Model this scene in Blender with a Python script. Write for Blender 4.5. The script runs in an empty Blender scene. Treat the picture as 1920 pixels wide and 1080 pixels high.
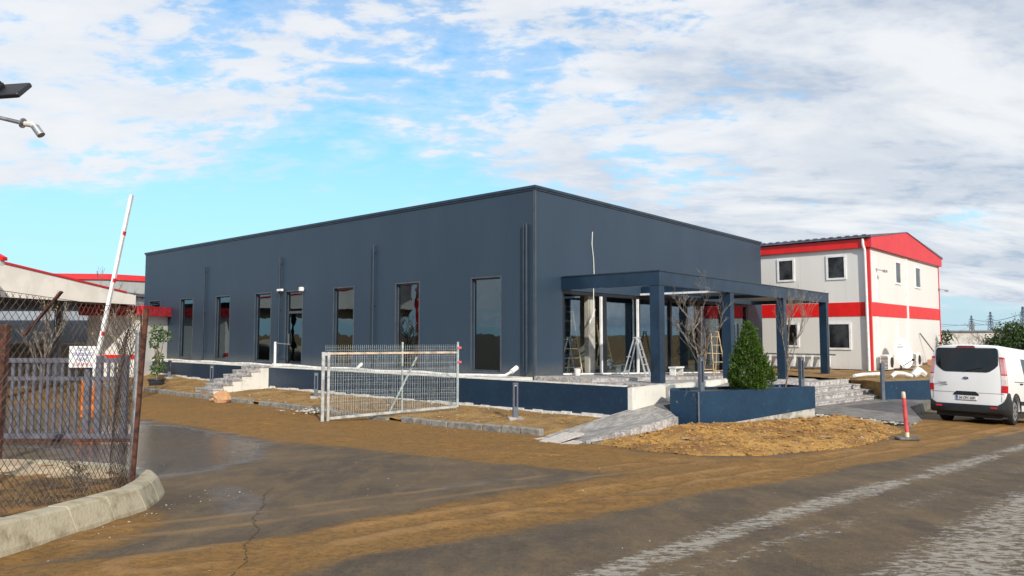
import bpy, math, random
import numpy as np
from mathutils import Vector, Matrix
R = math.radians
S = bpy.context.scene
COL = S.collection
random.seed(7)

# ------------------------------------------------------------------ camera, sky, sun, exposure
cam = bpy.data.cameras.new('camera'); camo = bpy.data.objects.new('camera', cam); COL.objects.link(camo)
cam.sensor_width = 36; cam.lens = 36*1345/1920; cam.clip_start = .05; cam.clip_end = 8000
camo.rotation_euler = (R(90)+math.atan(88/1345), 0, 0)
S.camera = camo
S.view_settings.view_transform = 'Standard'; S.view_settings.look = 'None'
S.view_settings.exposure = 0.05; S.view_settings.gamma = 1.0
SUN_EL, SUN_AZ = R(30), R(160)      # azimuth clockwise from +Y
sd = Vector((math.cos(SUN_EL)*math.sin(SUN_AZ), math.cos(SUN_EL)*math.cos(SUN_AZ), math.sin(SUN_EL)))
sun = bpy.data.lights.new('sun', 'SUN'); sun.energy = 4.3; sun.angle = R(.8); sun.color = (1, .93, .82)
suno = bpy.data.objects.new('sun', sun); COL.objects.link(suno)
suno.rotation_euler = sd.to_track_quat('Z', 'Y').to_euler(); suno.location = (0, 0, 30)

class NT:
    """small node-building helper"""
    def __init__(s, tree): s.t = tree; s.n = tree.nodes; s.l = tree.links
    def new(s, ty, ins=None, **kw):
        n = s.n.new(ty)
        for k, v in kw.items(): setattr(n, k, v)
        for k, v in (ins or {}).items(): s.put(n.inputs[k], v)
        return n
    def put(s, sock, v):
        if hasattr(v, 'links') or isinstance(v, bpy.types.NodeSocket): s.l.new(v, sock)
        else:
            if isinstance(v, tuple) and len(v) == 3 and sock.type == 'RGBA': v = (*v, 1)
            sock.default_value = v
    def m(s, op, a, b=0.0, c=None, clamp=False):
        n = s.new('ShaderNodeMath', operation=op, use_clamp=clamp)
        s.put(n.inputs[0], a); s.put(n.inputs[1], b)
        if c is not None: s.put(n.inputs[2], c)
        return n.outputs[0]
    def mix(s, f, a, b, mode='MIX'):
        n = s.new('ShaderNodeMix', data_type='RGBA', blend_type=mode)
        s.put(n.inputs[0], f); s.put(n.inputs[6], a); s.put(n.inputs[7], b)
        return n.outputs[2]
    def noise(s, vec, scale, detail=4, rough=.55, dist=0.0, out=0):
        n = s.new('ShaderNodeTexNoise', {'Scale': scale, 'Detail': detail, 'Roughness': rough, 'Distortion': dist})
        if vec is not None: s.l.new(vec, n.inputs['Vector'])
        return n.outputs[out]
    def step(s, v, a, b, c=0.0, d=1.0):
        n = s.new('ShaderNodeMapRange', interpolation_type='SMOOTHSTEP')
        for i, q in enumerate((v, a, b, c, d)): s.put(n.inputs[i], q)
        return n.outputs[0]
    def mapp(s, vec, sc=(1, 1, 1), rot=(0, 0, 0), loc=(0, 0, 0)):
        n = s.new('ShaderNodeMapping'); s.l.new(vec, n.inputs[0])
        n.inputs['Scale'].default_value = sc; n.inputs['Rotation'].default_value = rot; n.inputs['Location'].default_value = loc
        return n.outputs[0]

w = bpy.data.worlds.new('World'); S.world = w; w.use_nodes = True
k = NT(w.node_tree); k.n.clear()
sky = k.new('ShaderNodeTexSky', sky_type='NISHITA', sun_disc=False)
sky.sun_elevation = SUN_EL; sky.sun_rotation = SUN_AZ; sky.air_density = 1.0; sky.dust_density = .3; sky.ozone_density = 2.0
tc = k.new('ShaderNodeTexCoord')
sx = k.new('ShaderNodeSeparateXYZ', {0: tc.outputs['Generated']})
dx, dy, dz = sx.outputs
zz = k.m('ADD', k.m('MAXIMUM', dz, 0.0), .22)
px_ = k.m('DIVIDE', dx, zz); py_ = k.m('DIVIDE', dy, zz)
pv = k.new('ShaderNodeCombineXYZ', {0: px_, 1: py_, 2: 0.0}).outputs[0]
big = k.noise(k.mapp(pv, loc=(3.1, 1.7, 0)), .9, 3, .5, .3)
fine = k.noise(k.mapp(pv, sc=(1.0, 1.35, 1)), 2.6, 8, .62, .35)
puff = k.noise(k.mapp(pv, sc=(1.0, 1.3, 1), loc=(5, 2, 0)), 5.5, 6, .6, .2)
hor = k.m('DIVIDE', dx, k.m('MAXIMUM', dy, .05))
right = k.step(hor, -.25, .70)
el = k.m('DIVIDE', dz, k.m('MAXIMUM', dy, .05))
low = k.step(el, k.m('MULTIPLY', k.m('SUBTRACT', 1.0, right), .14), k.m('ADD', .08, k.m('MULTIPLY', k.m('SUBTRACT', 1.0, right), .17)))
rip = k.noise(k.mapp(pv, sc=(1.0, 2.0, 1), rot=(0, 0, R(20)), loc=(2, 7, 0)), 8.5, 6, .6, .5)
thick = k.m('ADD', k.m('MULTIPLY', big, .50), k.m('MULTIPLY', right, .125))
tex = k.m('ADD', k.m('MULTIPLY', fine, .50), k.m('ADD', k.m('MULTIPLY', puff, .40), k.m('MULTIPLY', rip, .28)))
cov = k.m('ADD', thick, k.m('MULTIPLY', tex, 1.0))
cov = k.m('ADD', cov, k.m('MULTIPLY', k.m('SUBTRACT', low, 1.0), .30))
veil = k.m('MULTIPLY', k.step(cov, .66, .84), .42)
cmask = k.m('MAXIMUM', veil, k.m('MULTIPLY', k.step(cov, .745, .88), .95))
shade = k.noise(k.mapp(pv, sc=(.8, 1.5, 1), loc=(1.3, 4.2, 0)), 1.5, 6, .6, .4)
grey = k.m('MULTIPLY', k.step(shade, .36, .60), k.m('ADD', .22, k.m('MULTIPLY', right, .85)), clamp=True)
ccol = k.mix(grey, (.94, .96, 1.0), (.44, .54, .70))
lp = k.m('MULTIPLY', k.step(cov, .84, 1.0), .45)
ccol = k.mix(lp, ccol, (1.0, .99, .97))
SKY = .15
skyc = k.new('ShaderNodeHueSaturation', {'Hue': .497, 'Saturation': 1.15, 'Value': 1.0, 'Fac': 1.0, 'Color': sky.outputs[0]}).outputs[0]
skys = k.mix(1.0, skyc, (.85*SKY, 1.34*SKY, 1.42*SKY), 'MULTIPLY')
skys = k.mix(k.step(dz, .50, -.02, 0.0, .90), skys, (.48, .75, .90))
skys = k.mix(k.m('MULTIPLY', k.step(dz, .12, .0), k.m('MULTIPLY', right, .7)), skys, (.52, .68, .78))
bgs = k.new('ShaderNodeBackground', {'Color': skys, 'Strength': 1.0})
bgc = k.new('ShaderNodeBackground', {'Color': ccol, 'Strength': .92})
mx = k.new('ShaderNodeMixShader', {0: cmask, 1: bgs.outputs[0], 2: bgc.outputs[0]})
wo = k.new('ShaderNodeOutputWorld', {0: mx.outputs[0]})

# ------------------------------------------------------------------ materials
MATS = {}
def mat(name, col, rough=.6, var=.12, scale=2.0, bump=.15, bscale=30.0, metal=0.0, spec=.5, col2=None, lo=.4, hi=.62, map_sc=(1, 1, 1), det=5):
    m = bpy.data.materials.new(name); m.use_nodes = True; q = NT(m.node_tree); q.n.clear()
    tc = q.new('ShaderNodeTexCoord').outputs['Object']
    v = q.mapp(tc, sc=map_sc)
    n1 = q.noise(v, scale, det, .6)
    if col2 is None: col2 = tuple(c*(1-var*2) for c in col); c1 = tuple(min(1, c*(1+var*.5)) for c in col)
    else: c1 = col
    c = q.mix(q.step(n1, lo, hi), c1, col2)
    b = q.new('ShaderNodeBump', {'Strength': bump, 'Distance': .02, 'Height': q.noise(v, bscale, 4, .6)})
    p = q.new('ShaderNodeBsdfPrincipled', {'Base Color': c, 'Metallic': metal, 'Normal': b.outputs[0]})
    q.put(p.inputs['Roughness'], q.m('ADD', rough-.05, q.m('MULTIPLY', n1, .1)))
    p.inputs['Specular IOR Level'].default_value = spec
    q.new('ShaderNodeOutputMaterial', {0: p.outputs[0]})
    MATS[name] = m; return m

def glassmat(name, tint, refl, rough=.01, spec_tint=(1, 1, 1), wav=.10, fk=.9):
    m = bpy.data.materials.new(name); m.use_nodes = True; q = NT(m.node_tree); q.n.clear()
    tr = q.new('ShaderNodeBsdfTransparent', {'Color': tint})
    nz = q.noise(q.new('ShaderNodeTexCoord').outputs['Object'], .9, 2, .5)
    bp = q.new('ShaderNodeBump', {'Strength': wav, 'Distance': .05, 'Height': nz})
    gl = q.new('ShaderNodeBsdfGlossy', {'Color': spec_tint, 'Roughness': rough, 'Normal': bp.outputs[0]})
    fr = q.new('ShaderNodeFresnel', {'IOR': 1.5})
    f = q.m('ADD', refl, q.m('MULTIPLY', fr.outputs[0], fk), clamp=True)
    mx = q.new('ShaderNodeMixShader', {0: f, 1: tr.outputs[0], 2: gl.outputs[0]})
    q.new('ShaderNodeOutputMaterial', {0: mx.outputs[0]}); MATS[name] = m; return m

def panelmat(name, col, pitch=1.0, axis='XY', rough=.42, groove=.006, dirt=.06, rib=0.0):
    """coated sandwich panel: thin vertical joints every pitch metres, faint dust"""
    m = bpy.data.materials.new(name); m.use_nodes = True; q = NT(m.node_tree); q.n.clear()
    tc = q.new('ShaderNodeTexCoord').outputs['Object']
    s = q.new('ShaderNodeSeparateXYZ', {0: tc}).outputs
    hx = q.m('ADD', s[0], s[1])
    fr = q.m('ABSOLUTE', q.m('SUBTRACT', q.m('FRACT', q.m('DIVIDE', hx, pitch)), .5))
    line = q.step(fr, .5-groove/pitch, .5)
    nz = q.noise(q.mapp(tc, sc=(1, 1, .25)), .8, 5, .6)
    pid = q.new('ShaderNodeTexWhiteNoise', noise_dimensions='1D'); q.put(pid.inputs['W'], q.m('FLOOR', q.m('ADD', q.m('DIVIDE', hx, pitch), .5)))
    c = q.mix(q.m('MULTIPLY', q.step(nz, .35, .7), .5), tuple(x*(1-dirt) for x in col), tuple(min(1, x*(1+dirt*1.5)+.004) for x in col))
    c = q.mix(q.m('MULTIPLY', pid.outputs[0], .10), c, tuple(x*1.35 for x in col))
    c = q.mix(q.m('MULTIPLY', line, .55), c, tuple(x*.35 for x in col))
    low = q.step(s[2], .55, -.05)
    dn = q.noise(tc, 5, 5, .65)
    c = q.mix(q.m('MULTIPLY', low, q.m('MULTIPLY', dn, .35)), c, (.30, .24, .17))
    h = q.m('SUBTRACT', q.m('MULTIPLY', q.noise(tc, 1.3, 2, .5), .3), q.m('MULTIPLY', line, .6))
    if rib: h = q.m('ADD', h, q.m('MULTIPLY', q.m('SINE', q.m('MULTIPLY', hx, 2*math.pi/rib)), .3))
    b = q.new('ShaderNodeBump', {'Strength': .35, 'Distance': .01, 'Height': h})
    p = q.new('ShaderNodeBsdfPrincipled', {'Base Color': c, 'Roughness': rough, 'Normal': b.outputs[0]})
    q.new('ShaderNodeOutputMaterial', {0: p.outputs[0]}); MATS[name] = m; return m

def stonemat(name, light=(.50, .475, .45), dark=(.22, .205, .205), scale=6, ms=(1, 1, 1)):
    m = bpy.data.materials.new(name); m.use_nodes = True; q = NT(m.node_tree); q.n.clear()
    tc = q.new('ShaderNodeTexCoord').outputs['Object']; v = q.mapp(tc, sc=ms)
    a = q.noise(v, scale, 8, .7, .8); b = q.noise(v, scale*.35, 3, .6)
    f = q.m('ADD', q.m('MULTIPLY', a, .8), q.m('MULTIPLY', b, .2))
    c = q.mix(q.step(f, .42, .58), light, dark)
    c = q.mix(q.m('MULTIPLY', q.step(q.noise(tc, 1.7, 4, .6), .5, .75), .45), c, (.36, .27, .17))
    bu = q.new('ShaderNodeBump', {'Strength': .6, 'Distance': .015, 'Height': q.m('MULTIPLY', f, -1.0)})
    p = q.new('ShaderNodeBsdfPrincipled', {'Base Color': c, 'Roughness': .75, 'Normal': bu.outputs[0]})
    q.new('ShaderNodeOutputMaterial', {0: p.outputs[0]}); MATS[name] = m; return m

def paintmat(name, col, col2=None, chip=(.45, .5, .52), amt=.58, rough=.4):
    """painted render with pale scuffs and drips"""
    m = bpy.data.materials.new(name); m.use_nodes = True; q = NT(m.node_tree); q.n.clear()
    tc = q.new('ShaderNodeTexCoord').outputs['Object']
    n = q.noise(tc, 1.3, 5, .6)
    c = q.mix(q.step(n, .35, .7), col, col2 or tuple(x*1.4+.005 for x in col))
    sc = q.noise(q.mapp(tc, sc=(1, 1, .55)), 2.4, 10, .78, 1.8)
    c = q.mix(q.m('MULTIPLY', q.step(sc, amt, amt+.09), .6), c, chip)
    dust = q.noise(tc, 9, 6, .7)
    c = q.mix(q.m('MULTIPLY', q.step(dust, .5, .8), .10), c, (.30, .24, .18))
    b = q.new('ShaderNodeBump', {'Strength': .25, 'Distance': .01, 'Height': q.noise(tc, 35, 4, .6)})
    p = q.new('ShaderNodeBsdfPrincipled', {'Base Color': c, 'Roughness': rough, 'Normal': b.outputs[0]})
    q.new('ShaderNodeOutputMaterial', {0: p.outputs[0]}); MATS[name] = m; return m

def earthmat(name, a=(.44, .245, .062), b=(.22, .105, .028), c3=(.54, .40, .19), scale=1.6):
    m = bpy.data.materials.new(name); m.use_nodes = True; q = NT(m.node_tree); q.n.clear()
    tc = q.new('ShaderNodeTexCoord').outputs['Object']
    n = q.noise(tc, scale, 8, .68, .3); f = q.noise(tc, 22, 6, .7)
    c = q.mix(q.step(n, .38, .62), a, b)
    c = q.mix(q.m('MULTIPLY', q.step(f, .60, .70), .5), c, c3)
    c = q.mix(q.m('MULTIPLY', q.step(f, .42, .30), .55), c, tuple(x*.35 for x in b))
    h = q.m('ADD', q.m('MULTIPLY', n, .5), q.m('MULTIPLY', f, .6))
    bu = q.new('ShaderNodeBump', {'Strength': .9, 'Distance': .05, 'Height': h})
    p = q.new('ShaderNodeBsdfPrincipled', {'Base Color': c, 'Roughness': .9, 'Normal': bu.outputs[0]})
    q.new('ShaderNodeOutputMaterial', {0: p.outputs[0]}); MATS[name] = m; return m

panelmat('facade', (.024, .046, .076), 1.0, rough=.5)
mat('trim_dark', (.020, .036, .058), .4, .1)
mat('frame_grey', (.07, .085, .105), .45, .1)
paintmat('wall_blue', (.002, .021, .052), (.004, .027, .062), amt=.74)
paintmat('planter_blue', (.007, .032, .070), (.010, .042, .086), amt=.615)
mat('pergola_blue', (.008, .029, .060), .38, .12, 1.2, .05)
mat('pergola_top', (.02, .05, .08), .4, .1)
mat('white_paint', (.74, .73, .70), .45, .08, 3)
mat('gate_rail', (.52, .40, .30), .5, .2, 5, .15)
mat('gate_white', (.40, .41, .40), .5, .2, 5, .15)
mat('white_metal', (.80, .80, .80), .35, .06, 3, .05)
mat('dusty_white', (.72, .71, .67), .5, .12, 6, .2)
mat('pvc_white', (.84, .82, .78), .4, .12, 4)
mat('render_white', (.68, .66, .60), .85, .12, 3, .4, col2=(.50, .48, .43), lo=.5, hi=.8)
mat('concrete', (.42, .40, .36), .85, .2, 4, .4)
mat('concrete_wet', (.19, .18, .16), .5, .2, 3, .4)
mat('kerb_concrete', (.42, .37, .26), .85, .2, 5, .5, col2=(.27, .22, .14), lo=.45, hi=.7)
mat('kerb_grey', (.27, .26, .24), .85, .2, 6, .5, col2=(.17, .15, .12))
mat('mortar', (.50, .46, .38), .9, .15)
stonemat('stone', scale=5.5)
stonemat('stone_ramp', (.37, .345, .315), (.20, .19, .18), 4.5, (2.6, .55, 1))
panelmat('cream_panel', (.69, .675, .645), 1.15, rough=.5, groove=.006, dirt=.03)
panelmat('grey_cladding', (.33, .35, .35), .5, rough=.5, groove=.01, rib=.25)
panelmat('pale_grey_wall', (.30, .34, .40), 1.1, rough=.6)
mat('red_panel', (.72, .012, .010), .42, .06, 2, .05)
mat('red_faded', (.62, .028, .035), .5, .02, 1, .02)
mat('red_tile', (.50, .03, .04), .6, .2, 6, .4)
mat('cream_fascia', (.84, .80, .73), .6, .05, 1)
mat('pink_plastic', (.70, .09, .10), .5, .15, 5, .1)
mat('cream_plastic', (.70, .60, .42), .5, .12, 5, .1)
mat('rubber', (.025, .024, .024), .75, .2, 8, .3)
mat('crack_dirt', (.07, .05, .03), .9, .2)
mat('rubber_grey', (.14, .13, .125), .8, .2, 8, .3)
mat('black_plastic', (.012, .012, .014), .5, .1, 5, .1)
mat('dim_pane', (.045, .048, .052), .14, .4, .8, 0)
mat('black_gloss', (.006, .007, .009), .08, .1, 5, 0)
mat('steel', (.40, .41, .42), .4, .15, 8, .1, metal=.7)
mat('galv_wire', (.28, .26, .24), .5, .3, 10, .1, metal=.3)
mat('fence_wire', (.075, .055, .045), .6, .4, 8, .1, metal=.3)
mat('green_wire', (.38, .45, .45), .5, .15, 8, .1)
mat('mesh_wire', (.36, .37, .37), .5, .15, 8, .1)
mat('rust', (.11, .038, .020), .85, .3, 12, .5, col2=(.035, .014, .010))
mat('gate_grey', (.12, .12, .15), .5, .15, 6, .1)
mat('bollard_grey', (.10, .12, .155), .45, .1, 5, .1)
mat('aluminium', (.60, .62, .64), .35, .1, 8, .1, metal=.5)
mat('ladder_wood', (.50, .36, .20), .7, .2, 6, .2)
mat('drywall', (.40, .385, .34), .8, .12, 2)
mat('interior_wall', (.26, .265, .26), .9, .2, 1)
mat('interior_floor', (.20, .19, .18), .8, .2, 2)
mat('dark_metal', (.015, .018, .024), .4, .1)
mat('bark', (.20, .15, .11), .85, .3, 14, .5)
mat('twig', (.26, .225, .19), .85, .3, 10, .3)
mat('soil', (.17, .10, .05), .95, .3, 8, .8)
mat('pot', (.03, .035, .045), .5, .2)
mat('old_wood', (.30, .20, .12), .85, .3, 6, .3)
mat('plank', (.58, .54, .49), .85, .2, 5, .3, col2=(.36, .31, .27), map_sc=(3, 12, 3))
mat('orange_rock', (.52, .30, .16), .9, .2, 7, .7, col2=(.45, .24, .12))
mat('litter', (.50, .45, .37), .8, .25, 9, .3)
mat('sand', (.50, .38, .24), .95, .15, 1.5, .8, 12)
mat('far_white', (.55, .54, .50), .8, .15, .3)
mat('far_grey', (.16, .15, .17), .8, .15, .3)
mat('pylon_steel', (.10, .14, .19), .6, .1)
mat('roof_sheet', (.13, .13, .17), .5, .15, 3)
mat('orange_paint', (.60, .16, .03), .5, .2, 5)
mat('van_white', (.80, .80, .80), .22, .015, 1.0, .0)
mat('tyre', (.015, .015, .015), .85, .2, 14, .3)
mat('rim', (.40, .41, .42), .35, .1, 8, 0, metal=.6)
mat('lamp_red', (.55, .008, .015), .15, .1, 6, 0)
mat('lamp_dark', (.22, .01, .02), .2, .1, 6, 0)
mat('lamp_pink', (.62, .30, .31), .15, .1, 6, 0)
mat('lamp_clear', (.70, .60, .60), .15, .1, 6, 0)
mat('plate_white', (.72, .72, .70), .4, .05)
mat('plate_blue', (.01, .06, .42), .4, .05)
mat('badge_blue', (.015, .03, .12), .3, .05)
mat('ink_black', (.01, .01, .012), .5, .05)
mat('ink_blue', (.06, .06, .32), .6, .05)
mat('ink_red', (.45, .06, .08), .6, .05)
mat('ink_grey', (.22, .22, .23), .6, .05)
mat('sign_white', (.78, .77, .75), .6, .05)
glassmat('window_glass', (.12, .14, .155), .13, spec_tint=(.62, .78, .88))
glassmat('entrance_glass', (.74, .79, .80), .02, spec_tint=(.8, .88, .95), wav=.02, fk=.55)
glassmat('small_glass', (.12, .14, .16), .12)
glassmat('van_glass', (.05, .06, .07), .05)
earthmat('clay')
earthmat('clay_bank', (.34, .205, .07), (.20, .115, .04), (.42, .30, .15), 1.5)
earthmat('dark_soil', (.26, .13, .035), (.055, .03, .014), (.34, .22, .09), 3)

def leafmat(name, a, b):
    m = bpy.data.materials.new(name); m.use_nodes = True; q = NT(m.node_tree); q.n.clear()
    g = q.new('ShaderNodeNewGeometry'); oi = q.noise(q.new('ShaderNodeTexCoord').outputs['Object'], 5, 3, .6)
    r = q.m('ADD', q.m('MULTIPLY', g.outputs['Random Per Island'], .6), q.m('MULTIPLY', oi, .5))
    c = q.mix(q.step(r, .2, .8), a, b)
    p = q.new('ShaderNodeBsdfPrincipled', {'Base Color': c, 'Roughness': .6})
    tr = q.new('ShaderNodeBsdfTranslucent', {'Color': b})
    mx = q.new('ShaderNodeMixShader', {0: .25, 1: p.outputs[0], 2: tr.outputs[0]})
    q.new('ShaderNodeOutputMaterial', {0: mx.outputs[0]}); MATS[name] = m
leafmat('conifer_leaf', (.010, .036, .004), (.085, .165, .012))
leafmat('bush_leaf', (.012, .03, .008), (.05, .10, .02))
leafmat('shrub_leaf', (.05, .09, .03), (.12, .20, .07))
leafmat('autumn_leaf', (.25, .16, .03), (.40, .28, .06))
leafmat('dead_leaf', (.05, .02, .012), (.16, .07, .03))
leafmat('dry_grass', (.16, .10, .035), (.34, .24, .09))

# ------------------------------------------------------------------ mesh building
def frame(x, y, z=0, deg=0): return Matrix.Translation((x, y, z)) @ Matrix.Rotation(R(deg), 4, 'Z')
WF = frame(0, 0)
CX, CY, BDEG = .73, 22.8, 49.3
BF = frame(CX, CY, 0, BDEG)          # building frame: x along the right facade, y along the left facade
ROOTM = {}
class MB:
    def __init__(s, f=WF): s.v = []; s.f = []; s.F = f; s.mi = []; s.cur = 0
    def add(s, vs, fs, local=None):
        M = s.F if local is None else s.F @ local
        o = len(s.v)
        s.v += [tuple(M @ Vector(p)) for p in vs]
        s.f += [tuple(i+o for i in f) for f in fs]; s.mi += [s.cur]*len(fs)
    def box(s, x0, x1, y0, y1, z0, z1, local=None, bev=0):
        if x0 > x1: x0, x1 = x1, x0
        if y0 > y1: y0, y1 = y1, y0
        if z0 > z1: z0, z1 = z1, z0
        if bev:
            b = min(bev, (x1-x0)*.45, (y1-y0)*.45, (z1-z0)*.45)
            def ring(i, z): return [(x0+i+b, y0+i, z), (x1-i-b, y0+i, z), (x1-i, y0+i+b, z), (x1-i, y1-i-b, z), (x1-i-b, y1-i, z), (x0+i+b, y1-i, z), (x0+i, y1-i-b, z), (x0+i, y0+i+b, z)]
            b2 = b*.7
            def ring(i, z): 
                a = b if i == 0 else b*.6
                return [(x0+i+a, y0+i, z), (x1-i-a, y0+i, z), (x1-i, y0+i+a, z), (x1-i, y1-i-a, z), (x1-i-a, y1-i, z), (x0+i+a, y1-i, z), (x0+i, y1-i-a, z), (x0+i, y0+i+a, z)]
            vs = ring(b2, z0)+ring(0, z0+b2)+ring(0, z1-b2)+ring(b2, z1)
            fs = [tuple(range(7, -1, -1)), tuple(range(24, 32))]
            for r in range(3):
                for i in range(8): j = (i+1) % 8; fs.append((r*8+i, r*8+j, r*8+8+j, r*8+8+i))
            s.add(vs, fs, local); return
        vs = [(x0, y0, z0), (x1, y0, z0), (x1, y1, z0), (x0, y1, z0), (x0, y0, z1), (x1, y0, z1), (x1, y1, z1), (x0, y1, z1)]
        s.add(vs, [(0, 3, 2, 1), (4, 5, 6, 7), (0, 1, 5, 4), (1, 2, 6, 5), (2, 3, 7, 6), (3, 0, 4, 7)], local)
    def prism(s, pts, z0, z1, local=None):
        """pts counter-clockwise xy; z0/z1 numbers or per-point lists"""
        n = len(pts)
        zb = z0 if isinstance(z0, (list, tuple)) else [z0]*n
        zt = z1 if isinstance(z1, (list, tuple)) else [z1]*n
        vs = [(p[0], p[1], zb[i]) for i, p in enumerate(pts)]+[(p[0], p[1], zt[i]) for i, p in enumerate(pts)]
        fs = [tuple(range(n-1, -1, -1)), tuple(range(n, 2*n))]+[(i, (i+1) % n, n+(i+1) % n, n+i) for i in range(n)]
        s.add(vs, fs, local)
    def tube(s, pts, r, n=6, cap=True, local=None):
        pts = [Vector(p) for p in pts]; rs = r if isinstance(r, (list, tuple)) else [r]*len(pts)
        vs = []; fs = []; up = None
        for i, p in enumerate(pts):
            d = (pts[min(i+1, len(pts)-1)]-pts[max(i-1, 0)])
            if d.length < 1e-9: d = Vector((0, 0, 1))
            d.normalize()
            if up is None:
                up = Vector((0, 0, 1)) if abs(d.z) < .9 else Vector((1, 0, 0))
            a = d.cross(up)
            if a.length < 1e-6: a = d.cross(Vector((0, 1, 0)))
            a.normalize(); b = a.cross(d); up = b
            for j in range(n):
                t = 2*math.pi*j/n; vs.append(p+(a*math.cos(t)+b*math.sin(t))*rs[i])
        for i in range(len(pts)-1):
            for j in range(n):
                q = (j+1) % n; fs.append((i*n+j, i*n+q, i*n+n+q, i*n+n+j))
        if cap: fs += [tuple(range(n)), tuple(range(len(vs)-1, len(vs)-1-n, -1))]
        s.add(vs, fs, local)
    def bar(s, p, q, wx, wy, local=None):
        """rectangular bar from p to q"""
        p = Vector(p); q = Vector(q); d = (q-p).normalized()
        up = Vector((0, 0, 1)) if abs(d.z) < .95 else Vector((0, 1, 0))
        a = d.cross(up).normalized()*wx/2; b = a.cross(d).normalized()*wy/2
        vs = [p-a-b, p+a-b, p+a+b, p-a+b, q-a-b, q+a-b, q+a+b, q-a+b]
        s.add(vs, [(0, 1, 2, 3), (7, 6, 5, 4), (0, 4, 5, 1), (1, 5, 6, 2), (2, 6, 7, 3), (3, 7, 4, 0)], local)
    def cyl(s, c, r, z0, z1, n=16, r1=None, local=None):
        s.tube([(c[0], c[1], z0), (c[0], c[1], z1)], [r, r if r1 is None else r1], n, local=local)
    def grid(s, X, Y, Zf, local=None):
        nx, ny = len(X), len(Y)
        vs = [(x, y, Zf(x, y)) for y in Y for x in X]
        fs = [(j*nx+i, j*nx+i+1, (j+1)*nx+i+1, (j+1)*nx+i) for j in range(ny-1) for i in range(nx-1)]
        s.add(vs, fs, local)
    def build(s, name, mats, parent=None, smooth=False, label=None, cat=None, group=None, kind=None, origin=None, deg=0):
        me = bpy.data.meshes.new(name)
        if parent is not None: M = ROOTM[parent.as_pointer()]
        else:
            if origin is None:
                a = np.array(s.v); mn = a.min(0); mxx = a.max(0); origin = ((mn[0]+mxx[0])/2, (mn[1]+mxx[1])/2, mn[2])
            M = frame(*origin, deg)
        Mi = M.inverted()
        me.from_pydata([tuple(Mi @ Vector(p)) for p in s.v], [], s.f)
        if isinstance(mats, str): mats = [mats]
        for m in mats: me.materials.append(MATS[m])
        if len(mats) > 1: me.polygons.foreach_set('material_index', s.mi)
        if smooth: me.polygons.foreach_set('use_smooth', [True]*len(s.f))
        me.update()
        o = bpy.data.objects.new(name, me); COL.objects.link(o)
        if parent is not None: o.parent = parent; ROOTM[o.as_pointer()] = M
        else: o.matrix_world = M; ROOTM[o.as_pointer()] = M
        if smooth and hasattr(me, 'set_sharp_from_angle'): me.set_sharp_from_angle(angle=R(40))
        tag(o, label, cat, group, kind)
        KEEP.append(o); return o
KEEP = []
def tag(o, label=None, cat=None, group=None, kind=None):
    if label: o['label'] = label
    if cat: o['category'] = cat
    if group: o['group'] = group
    if kind: o['kind'] = kind
    return o
def thing(name, loc, label, cat, deg=0, group=None, kind=None):
    o = bpy.data.objects.new(name, None); COL.objects.link(o); o.empty_display_size = .2
    M = frame(*loc, deg); o.matrix_world = M; ROOTM[o.as_pointer()] = M; KEEP.append(o)
    return tag(o, label, cat, group, kind)
def copy_tree(o, loc=None, deg=None, label=None, parent=None):
    c = o.copy(); COL.objects.link(c)
    if parent is not None: c.parent = parent
    if loc is not None:
        c.location = loc
        if deg is not None: c.rotation_euler = (0, 0, R(deg))
    if label: c['label'] = label
    KEEP.append(c)
    for ch in [x for x in KEEP if x.parent == o and x is not c]: copy_tree(ch, parent=c)
    return c
def text(s, size, M, matn, parent, name='lettering', depth=.002, align='CENTER', sx=1.0):
    cu = bpy.data.curves.new(name, 'FONT'); cu.body = s; cu.size = size; cu.extrude = depth; cu.align_x = align; cu.resolution_u = 2
    t = bpy.data.objects.new('tmp', cu); COL.objects.link(t)
    bpy.context.view_layer.update()
    me = bpy.data.meshes.new_from_object(t.evaluated_get(bpy.context.evaluated_depsgraph_get()))
    bpy.data.objects.remove(t)
    P = ROOTM[parent.as_pointer()].inverted() @ M @ Matrix.Scale(sx, 4, (1, 0, 0))
    me.transform(P); me.materials.clear(); me.materials.append(MATS[matn])
    o = bpy.data.objects.new(name, me); COL.objects.link(o); o.parent = parent; ROOTM[o.as_pointer()] = ROOTM[parent.as_pointer()]
    KEEP.append(o); return o

# ------------------------------------------------------------------ numpy noise and polygons
def vnoise(x, y, seed=0):
    xi = np.floor(x).astype(np.int64); yi = np.floor(y).astype(np.int64); xf = x-xi; yf = y-yi
    def h(a, b):
        n = (a*374761393+b*668265263+seed*974711+1013) & 0x7fffffff
        n = ((n ^ (n >> 13))*1274126177) & 0x7fffffff
        return ((n ^ (n >> 16)) & 0xffff)/65535.0
    u = xf*xf*(3-2*xf); v = yf*yf*(3-2*yf)
    return (h(xi, yi)*(1-u)+h(xi+1, yi)*u)*(1-v)+(h(xi, yi+1)*(1-u)+h(xi+1, yi+1)*u)*v
def fbm(x, y, sc, oc=4, seed=0):
    x = np.asarray(x, float)*sc; y = np.asarray(y, float)*sc; a = 0; t = 0; w = 1
    for i in range(oc): a = a+w*vnoise(x*(2**i)+i*17.3, y*(2**i)-i*9.1, seed+i); t += w; w *= .5
    return a/t
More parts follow.
